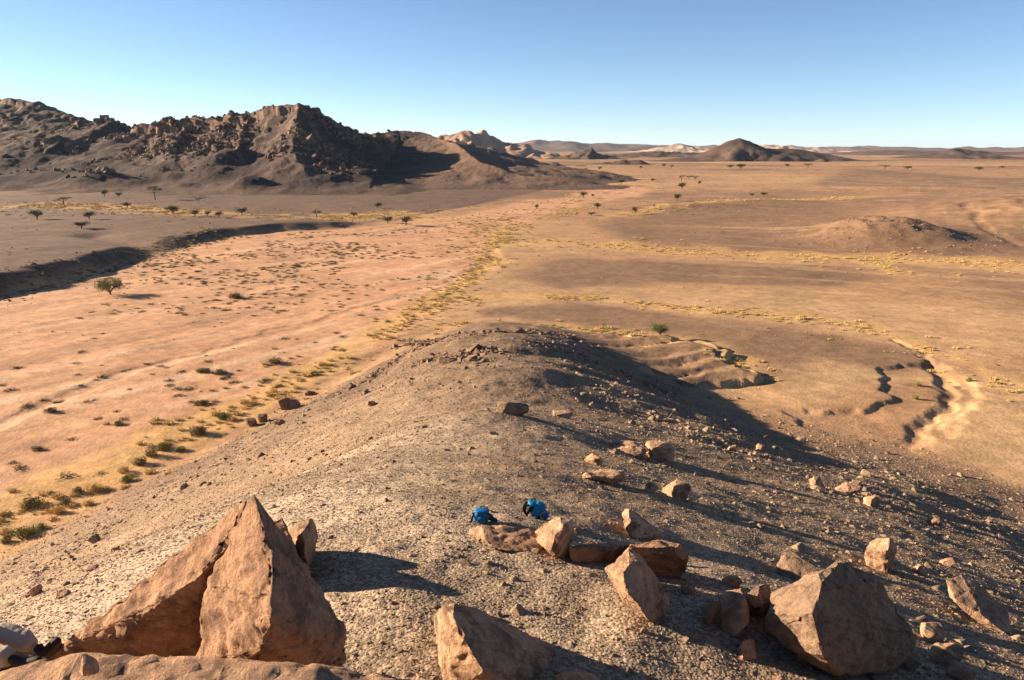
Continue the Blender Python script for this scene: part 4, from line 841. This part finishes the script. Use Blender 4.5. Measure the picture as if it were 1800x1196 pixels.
T = [ # u, base v, height px, width px, form, label
 (65, 386, 17, 20, 'round', 'round acacia left of two others at the far left edge of the grass flat'), (157, 386, 14, 20, 'round', 'low round acacia left of centre on the left grass flat'), (143, 402, 13, 24, 'round', 'nearest acacia on the dark terrace above the left bank'),
 (113, 362, 13, 26, 'flat', 'flat topped acacia with a leaning crown far left'), (184, 346, 12, 12, 'round', 'tiny acacia at the mountain foot, left of a similar one'), (209, 347, 9, 11, 'round', 'tiny acacia at the mountain foot, right of a similar one'),
 (273, 352, 22, 24, 'flat', 'tallest flat topped acacia below the boulder gully'), (304, 377, 15, 22, 'round', 'dark dense acacia leading the row on the grass flat'), (343, 380, 11, 13, 'round', 'second acacia in the row on the grass flat'), (365, 381, 10, 9, 'round', 'narrow third acacia in the row on the grass flat'), (385, 383, 11, 14, 'round', 'pale fourth acacia in the row on the grass flat'),
 (425, 378, 13, 18, 'round', 'acacia standing apart at the right end of the row'), (557, 384, 12, 18, 'flat', 'spreading acacia above the end of the bank'), (224, 366, 10, 14, 'round', 'small acacia on the grass behind the terrace'), (350, 357, 8, 14, 'flat', 'small dark acacia beneath the mountain talus'), (622, 382, 9, 13, 'round', 'small round bush tree left of the pair on the sand edge'), (664, 366, 9, 16, 'round', 'grey bush tree on the dark fan behind the pair'),
 (682, 393, 13, 18, 'round', 'left tree of the dark pair on the sand edge'), (714, 396, 16, 20, 'round', 'right bigger tree of the dark pair on the sand edge'), (943, 368, 8, 8, 'round', 'little lone tree in the middle of the sandy riverbed'),
 (1004, 316, 8, 9, 'round', 'tree by the dark cape tip, lower of two'), (1025, 348, 11, 13, 'round', 'dark tree right of the cape on the riverbed'), (1050, 368, 11, 12, 'round', 'tree standing in the grey stony reach of the riverbed'), (1042, 347, 6, 6, 'round', 'small tree right behind the one by the cape'), (1040, 379, 6, 15, 'round', 'low spreading bush tree below the stony reach'),
 (1080, 314, 8, 9, 'round', 'tree where the riverbed bends, first of two'), (1092, 324, 9, 10, 'round', 'tree where the riverbed bends, nearer of two'), (1147, 320, 6, 7, 'round', 'small tree on the far right bank of the bend'), (1116, 377, 13, 11, 'round', 'upright tree on the golden grass right of the riverbed'),
 (1190, 354, 14, 12, 'round', 'dark tree at the near end of the right grove'), (1199, 333, 12, 14, 'round', 'dense tree in the middle of the right grove'), (1198, 319, 9, 11, 'flat', 'tree behind the middle of the right grove'), (1211, 317, 7, 12, 'flat', 'flat topped tree at the back of the right grove'), (1222, 317, 6, 12, 'flat', 'rightmost tree at the back of the right grove'), (1229, 326, 8, 7, 'round', 'slim tree on the right side of the right grove'),
 (1167, 294, 6, 7, 'round', 'distant tree far behind the right grove, left one'), (1181, 295, 5, 6, 'round', 'distant tree far behind the right grove, right one'), (1126, 297, 5, 6, 'round', 'distant tree below the low dark mound'), (1054, 299, 6, 7, 'round', 'distant tree left of the low dark mound'), (1044, 308, 6, 7, 'round', 'distant tree on the far riverbank'), (1030, 301, 5, 6, 'round', 'distant tree near the cape tip'), (968, 306, 5, 7, 'round', 'distant tree just behind the cape'),
 (1302, 297, 9, 16, 'round', 'dark clump of trees below the cone'), (1284, 296, 6, 10, 'round', 'small tree left of the clump below the cone'), (1384, 294, 6, 8, 'round', 'small tree right of the clump below the cone'), (1420, 296, 7, 16, 'flat', 'wide distant tree below the cone shoulder'), (1555, 297, 6, 18, 'flat', 'wide dark tree past the end of the cone shoulder'), (1595, 298, 6, 14, 'round', 'distant tree right of the wide dark tree'), (1720, 301, 8, 14, 'round', 'dark distant tree below the right hill'), (1762, 297, 5, 9, 'round', 'small distant tree below the right hill'),
 (1342, 345, 7, 12, 'round', 'right one of two bushes on the low dark rise'), (1321, 345, 5, 9, 'round', 'left one of two bushes on the low dark rise')]
for i, (u, v, hp, wp, form, lb) in enumerate(T):
    b = hit(u, v); 
    t = b[1] / ray(u, v)[1]
    put_tree(KIND[form][i % len(KIND[form])], b, hp * t * 1.2, 1.25 * wp * t / (1.55 if form == 'flat' else 1.15), RNG.uniform(0, 6.28), lb)
b = hit(194, 518); t = b[1] / ray(194, 518)[1]; tm = tree_meshes(530, 'shrubby', 4200, .026, M_TAMAR)
put_tree(tm, b, 33 * t, 50 * t / 1.6, .6, 'lone many stemmed green tree on the pink sand with a long shadow')
b = hit(1160, 589); t = b[1] / ray(1160, 589)[1]; tm = tree_meshes(531, 'shrubby', 3000, .032, M_TAMAR)
put_tree(tm, b, 23 * t, 36 * t / 1.6, 2.1, 'round green shrub tree alone on the bare flat beyond the spur')

# ------------------------------------------------------------------ backpacks
M_BLUE = plain_mat('blue_nylon', (0.010, 0.12, 0.29), 0.55, 0.25, 18, 0.5); M_CYAN = plain_mat('light_blue_nylon', (0.015, 0.18, 0.35), 0.55, 0.25, 18, 0.5)
M_NAVY = plain_mat('dark_navy_nylon', (0.01, 0.03, 0.08), 0.6, 0.2, 20, 0.4); M_BLACK = plain_mat('black_webbing', (0.015, 0.015, 0.017), 0.7, 0.2, 40, 0.3); M_TAN = plain_mat('tan_webbing', (0.36, 0.25, 0.13), 0.8, 0.2, 40, 0.3)
def blob(name, c, r, m, parent, e=2.6, crumple=0.06, seed=0, rot=None, n=28):
    """soft stuffed shape: superellipsoid with folds"""
    bm = bmesh.new(); bmesh.ops.create_uvsphere(bm, u_segments=n, v_segments=n // 2, radius=1)
    for v in bm.verts:
        p = v.co; k = (abs(p.x) ** e + abs(p.y) ** e + abs(p.z) ** e) ** (-1 / e); q = p * k
        f = mnoise.noise(q * 2.2 + Vector((seed, 0, 0))) * 1.0 + abs(mnoise.noise(q * 4.5 + Vector((0, seed, 0)))) * 0.6
        q = q * (1 + crumple * f); v.co = Vector((q.x * r[0], q.y * r[1], q.z * r[2]))
    if rot: bmesh.ops.rotate(bm, verts=bm.verts, cent=(0, 0, 0), matrix=Matrix.Rotation(rot[1], 3, rot[0]))
    bmesh.ops.translate(bm, verts=bm.verts, vec=c)
    me = bpy.data.meshes.new(name); bm.to_mesh(me); bm.free(); me.polygons.foreach_set('use_smooth', np.full(len(me.polygons), True)); return link(name, me, m, parent)
def strap(name, pts, w, m, parent, thick=0.008):
    """flat webbing along a smooth path"""
    P = [Vector(p) for p in pts]; Q = []
    for i in range(len(P) - 1):
        a, b_, c, d_ = P[max(i - 1, 0)], P[i], P[i + 1], P[min(i + 2, len(P) - 1)]
        for k in range(5):
            t = k / 5; Q.append(0.5 * ((2 * b_) + (c - a) * t + (2 * a - 5 * b_ + 4 * c - d_) * t * t + (3 * b_ - a - 3 * c + d_) * t ** 3))
    Q.append(P[-1]); bm = bmesh.new(); rings = []
    for i, q in enumerate(Q):
        d_ = (Q[min(i + 1, len(Q) - 1)] - Q[max(i - 1, 0)]).normalized(); s_ = d_.cross(Vector((0.25, -1, 0.3))).normalized(); n_ = s_.cross(d_)
        rings.append([bm.verts.new(q + s_ * a * w / 2 + n_ * b * thick / 2) for a, b in ((-1, -1), (1, -1), (1, 1), (-1, 1))])
    for A_, B_ in zip(rings, rings[1:]):
        for k in range(4): bm.faces.new((A_[k], A_[(k + 1) % 4], B_[(k + 1) % 4], B_[k]))
    bm.faces.new(rings[0][::-1]); bm.faces.new(rings[-1]); bmesh.ops.recalc_face_normals(bm, faces=bm.faces)
    me = bpy.data.meshes.new(name); bm.to_mesh(me); bm.free(); return link(name, me, m, parent)
b = hit(848, 919); e = empty('backpack', b + np.array([0, .05, 0.0])); e.scale = (.82, .8, .62); tag(e, 'left blue backpack, plain royal blue, leaning upright on the low slab', 'backpack')
blob('body', (-.02, 0, .17), (.165, .13, .175), M_BLUE, e, 3.0, .09, 3); blob('lid', (-.01, .0, .335), (.15, .12, .05), M_BLUE, e, 2.6, .1, 5)
blob('pocket', (.0, -.12, .12), (.11, .05, .10), M_BLUE, e, 3, .08, 7); blob('hip_belt', (.20, .0, .075), (.14, .07, .045), M_NAVY, e, 2.3, .12, 9, ('Y', .45))
strap('shoulder_strap', [(.10, -.06, .31), (.20, -.09, .22), (.22, -.08, .10), (.27, -.06, .04)], .05, M_NAVY, e); strap('shoulder_strap', [(-.15, -.06, .30), (-.21, -.10, .18), (-.23, -.10, .07), (-.32, -.14, .02)], .045, M_NAVY, e)
strap('haul_loop', [(-.05, .06, .36), (-.03, .07, .41), (.03, .07, .41), (.05, .06, .36)], .02, M_BLACK, e)
strap('buckle_strap', [(-.09, -.14, .33), (-.09, -.17, .22), (-.09, -.16, .08)], .02, M_BLACK, e); strap('buckle_strap', [(.08, -.14, .33), (.08, -.17, .22), (.08, -.16, .08)], .02, M_BLACK, e)
b = hit(944, 911); e = empty('backpack', b + np.array([0, .05, 0.0])); e.scale = (.85, .8, .72); tag(e, 'right blue backpack, bright blue with black straps and a tan edged pocket', 'backpack')
blob('body', (.02, 0, .20), (.155, .15, .205), M_CYAN, e, 2.5, .1, 13, ('Y', .35)); blob('lid', (-.07, .0, .37), (.13, .12, .05), M_CYAN, e, 2.5, .1, 15, ('Y', .3))
blob('pocket', (.17, -.10, .12), (.085, .075, .10), M_BLUE, e, 2.6, .08, 17); blob('back_panel', (-.16, -.01, .25), (.035, .12, .16), M_BLACK, e, 2.8, .05, 19, ('Y', .3))
strap('pocket_trim', [(.085, -.13, .04), (.07, -.17, .12), (.10, -.175, .2), (.19, -.17, .235), (.26, -.12, .21)], .022, M_TAN, e)
strap('shoulder_strap', [(-.13, -.06, .38), (-.24, -.09, .34), (-.26, -.09, .20), (-.21, -.08, .07)], .05, M_BLACK, e); strap('shoulder_strap', [(-.13, .06, .38), (-.22, .03, .38), (-.29, .0, .24), (-.24, .0, .08)], .05, M_BLACK, e)
strap('hip_belt', [(-.10, -.12, .10), (-.03, -.19, .08), (.05, -.21, .03), (-.02, -.24, .01)], .05, M_NAVY, e)
strap('haul_loop', [(-.10, .05, .42), (-.12, .05, .46), (-.06, .05, .47), (-.04, .05, .42)], .02, M_BLACK, e)

# ------------------------------------------------------------------ the seated person at the left edge (only the legs reach into the frame)
M_SKIN = plain_mat('skin', (0.42, 0.24, 0.16), 0.6, 0.08, 20, 0.1); M_TROUS = plain_mat('beige_trousers', (0.36, 0.29, 0.23), 0.9, 0.12, 14, 0.5)
M_SHIRT = plain_mat('light_shirt', (0.40, 0.42, 0.45), 0.9, 0.1, 14, 0.5); M_BOOT = plain_mat('dark_boot_leather', (0.03, 0.022, 0.018), 0.7, 0.2, 30, 0.3); M_SOLE = plain_mat('brown_boot_sole', (0.10, 0.065, 0.04), 0.85, 0.2, 30, 0.4)
def skin_obj(name, J, E, m, parent, root=0, sub=2):
    """one continuous surface grown round a jointed skeleton: J = [(x, y, z, radius)]"""
    me = bpy.data.meshes.new(name); me.from_pydata([j[:3] for j in J], E, []); o = link(name, me, m, parent)
    md = o.modifiers.new('skin', 'SKIN'); md.use_smooth_shade = True
    for k, v in enumerate(me.skin_vertices[0].data): v.radius = (J[k][3], J[k][3]); v.use_root = k == root
    sb = o.modifiers.new('sub', 'SUBSURF'); sb.levels = sb.render_levels = sub; return o
PX, PY, PZ = -5.86, 6.85, 24.82
def rel(p): return (p[0] - PX, p[1] - PY, p[2] - PZ)
kr = rel(at_y(4, 1111, 6.8)); ar = rel(at_y(68, 1139, 6.65)); hr = rel(at_y(74, 1150, 6.62)); tr = rel(at_y(106, 1122, 6.72))
kl = rel(at_y(-52, 1142, 6.5)); al = rel(at_y(24, 1160, 6.4)); hl = rel(at_y(40, 1168, 6.38)); tl = rel(at_y(72, 1160, 6.36))
P_ = empty('person', (PX, PY, PZ - .12)); tag(P_, 'person sitting at the left edge with beige trousers and dark boots stretched out', 'person')
up = lambda p, r, k=0: (p[0], p[1], p[2] + .12 + k, r)
J = [(0, 0, .14, .11), (-.05, 0, .30, .115), (-.11, 0, .50, .13), (-.14, 0, .62, .07), (-.145, 0, .665, .06), (-.135, 0, .735, .088), (-.13, 0, .80, .10), (-.13, 0, .86, .075), (-.03, 0, .755, .016),
     (-.13, -.17, .56, .055), (.02, -.27, .38, .042), (.14, -.22, .20, .027), (-.13, .17, .56, .055), (-.10, .30, .34, .042), (.0, .34, .14, .027),
     (.0, -.10, .12, .08), up(kl, .052), up(al, .036), (.0, .10, .12, .08), up(kr, .052), up(ar, .036), (.19, -.21, .19, .028), (.01, .36, .08, .028)]
E_ = [(0, 1), (1, 2), (2, 3), (3, 4), (4, 5), (5, 6), (6, 7), (5, 8), (2, 9), (9, 10), (10, 11), (2, 12), (12, 13), (13, 14), (0, 15), (15, 16), (16, 17), (0, 18), (18, 19), (19, 20), (11, 21), (14, 22)]
skin_obj('body', J, E_, M_SKIN, P_)
for c, dx, dz, sg in (((.19, -.21, .19), (.045, 0, -.012), 0, 1), ((.01, .36, .08), (.03, .02, -.03), 0, -1)):
    FJ, FE = [(c[0], c[1], c[2], .026)], []
    for k in range(5):
        L = (.05, .085, .095, .088, .07)[k]; oy = sg * (k - 2) * .019; b0 = len(FJ); sp_ = 1.6 if k == 0 else 1
        for q_, r_ in ((.35, .011), (.7, .0095), (1.0, .008)):
            FJ.append((c[0] + dx[0] * .6 + L * q_ * (.9 if k else .4), c[1] + oy * sp_ + sg * (-.03 * q_ if k == 0 else 0), c[2] + dx[2] - .03 * q_ * q_, r_))
        FE += [(0, b0), (b0, b0 + 1), (b0 + 1, b0 + 2)]
    skin_obj('hand', FJ, FE, M_SKIN, P_, 0, 1)
mixp = lambda a, b, t: tuple(a[i] + (b[i] - a[i]) * t for i in range(3))
def cuff(a, k, t): return mixp(k, a, t)
TJ = [(0, 0, .13, .135), (0, 0, .24, .125), (.02, -.11, .13, .10), up(kl, .105, .01), up(mixp(kl, al, .5), .10), up(mixp(kl, al, .95), .12), (.02, .11, .13, .10), up(kr, .115, .01), up(mixp(kr, ar, .5), .112), up(mixp(kr, ar, .92), .11)]
tx = bpy.data.textures.new('cloth_folds', 'CLOUDS'); tx.noise_scale = .09; tx.noise_depth = 2
tr_o = skin_obj('trousers', TJ, [(0, 1), (0, 2), (2, 3), (3, 4), (4, 5), (0, 6), (6, 7), (7, 8), (8, 9)], M_TROUS, P_)
dm = tr_o.modifiers.new('folds', 'DISPLACE'); dm.texture = tx; dm.strength = .045; dm.mid_level = .5; dm.texture_coords = 'LOCAL'; tr_o.modifiers['sub'].levels = tr_o.modifiers['sub'].render_levels = 3
SJ = [(-.01, 0, .2, .135), (-.05, 0, .32, .14), (-.11, 0, .5, .155), (-.14, 0, .6, .085), (-.13, -.17, .56, .075), (.01, -.265, .39, .06), (-.13, .17, .56, .075), (-.10, .295, .35, .06)]
skin_obj('shirt', SJ, [(0, 1), (1, 2), (2, 3), (2, 4), (4, 5), (2, 6), (6, 7)], M_SHIRT, P_)
for a, h, t in ((ar, hr, tr), (al, hl, tl)):
    bt = skin_obj('boot', [up(mixp(a, h, -.5), .050), up(h, .056), up(mixp(h, t, .45), .052), up(mixp(h, t, .85), .046), up(t, .034)], [(0, 1), (1, 2), (2, 3), (3, 4)], M_BOOT, P_)
    dn = (.035, -.02, -.035); skin_obj('sole', [up(tuple(np.add(h, dn)), .036), up(tuple(np.add(mixp(h, t, .5), dn)), .034), up(tuple(np.add(mixp(h, t, .95), np.multiply(dn, .7))), .033)], [(0, 1), (1, 2)], M_SOLE, bt)
M_HAT = plain_mat('sun_hat_cloth', (0.30, 0.24, 0.17), 0.9, 0.1, 20, 0.3)
blob('sun_hat', (-.14, 0, .885), (.115, .105, .07), M_HAT, P_, 2.2, .04, 23); bpy.context.view_layer.update()
bm = bmesh.new(); bmesh.ops.create_cone(bm, cap_ends=True, segments=28, radius1=.19, radius2=.15, depth=.02); bmesh.ops.translate(bm, verts=bm.verts, vec=(-.14, 0, .855)); me = bpy.data.meshes.new('hat_brim'); bm.to_mesh(me); bm.free(); link('hat_brim', me, M_HAT, P_)
for sg in (-1, 1): blob('eye', (-.045, sg * .034, .80), (.012, .012, .012), plain_mat('eye_white', (.7, .7, .68), .3, .02), P_, 2, 0, 1, None, 10)
seat = [np.array(p) for p in [(-6.7, 6.2, 24.66), (-5.5, 6.2, 24.68), (-4.95, 6.3, 24.72), (-6.7, 7.4, 24.66), (-5.5, 7.3, 24.70), (-5.0, 7.0, 24.70), (-6.9, 6.0, 23.3), (-4.9, 6.0, 23.3), (-6.9, 7.6, 22.5), (-4.7, 7.5, 22.8)]]
place_rock('boulder', 'low dark boulder the seated person rests on at the left edge', [seat], M_RED, edge=0.06, bevel=0.05, amp=0.03, seed=70)

# ------------------------------------------------------------------ air
bm = bmesh.new(); bmesh.ops.create_cube(bm, size=1); me = bpy.data.meshes.new('haze'); bm.to_mesh(me); bm.free()
hm, N, b = mat('haze_air'); N.nodes.remove(b); pv = N.nodes.new('ShaderNodeVolumePrincipled'); pv.inputs['Density'].default_value = 0.000014; pv.inputs['Color'].default_value = (0.62, 0.80, 1.0, 1); pv.inputs['Anisotropy'].default_value = 0.2
N.links.new(pv.outputs[0], N.nodes['Material Output'].inputs['Volume'])
hz = link('haze', me, hm); hz.scale = (90000, 90000, 380); hz.location = (0, 0, 150); tag(hz, 'thin pale desert haze over the plain', kind='stuff')
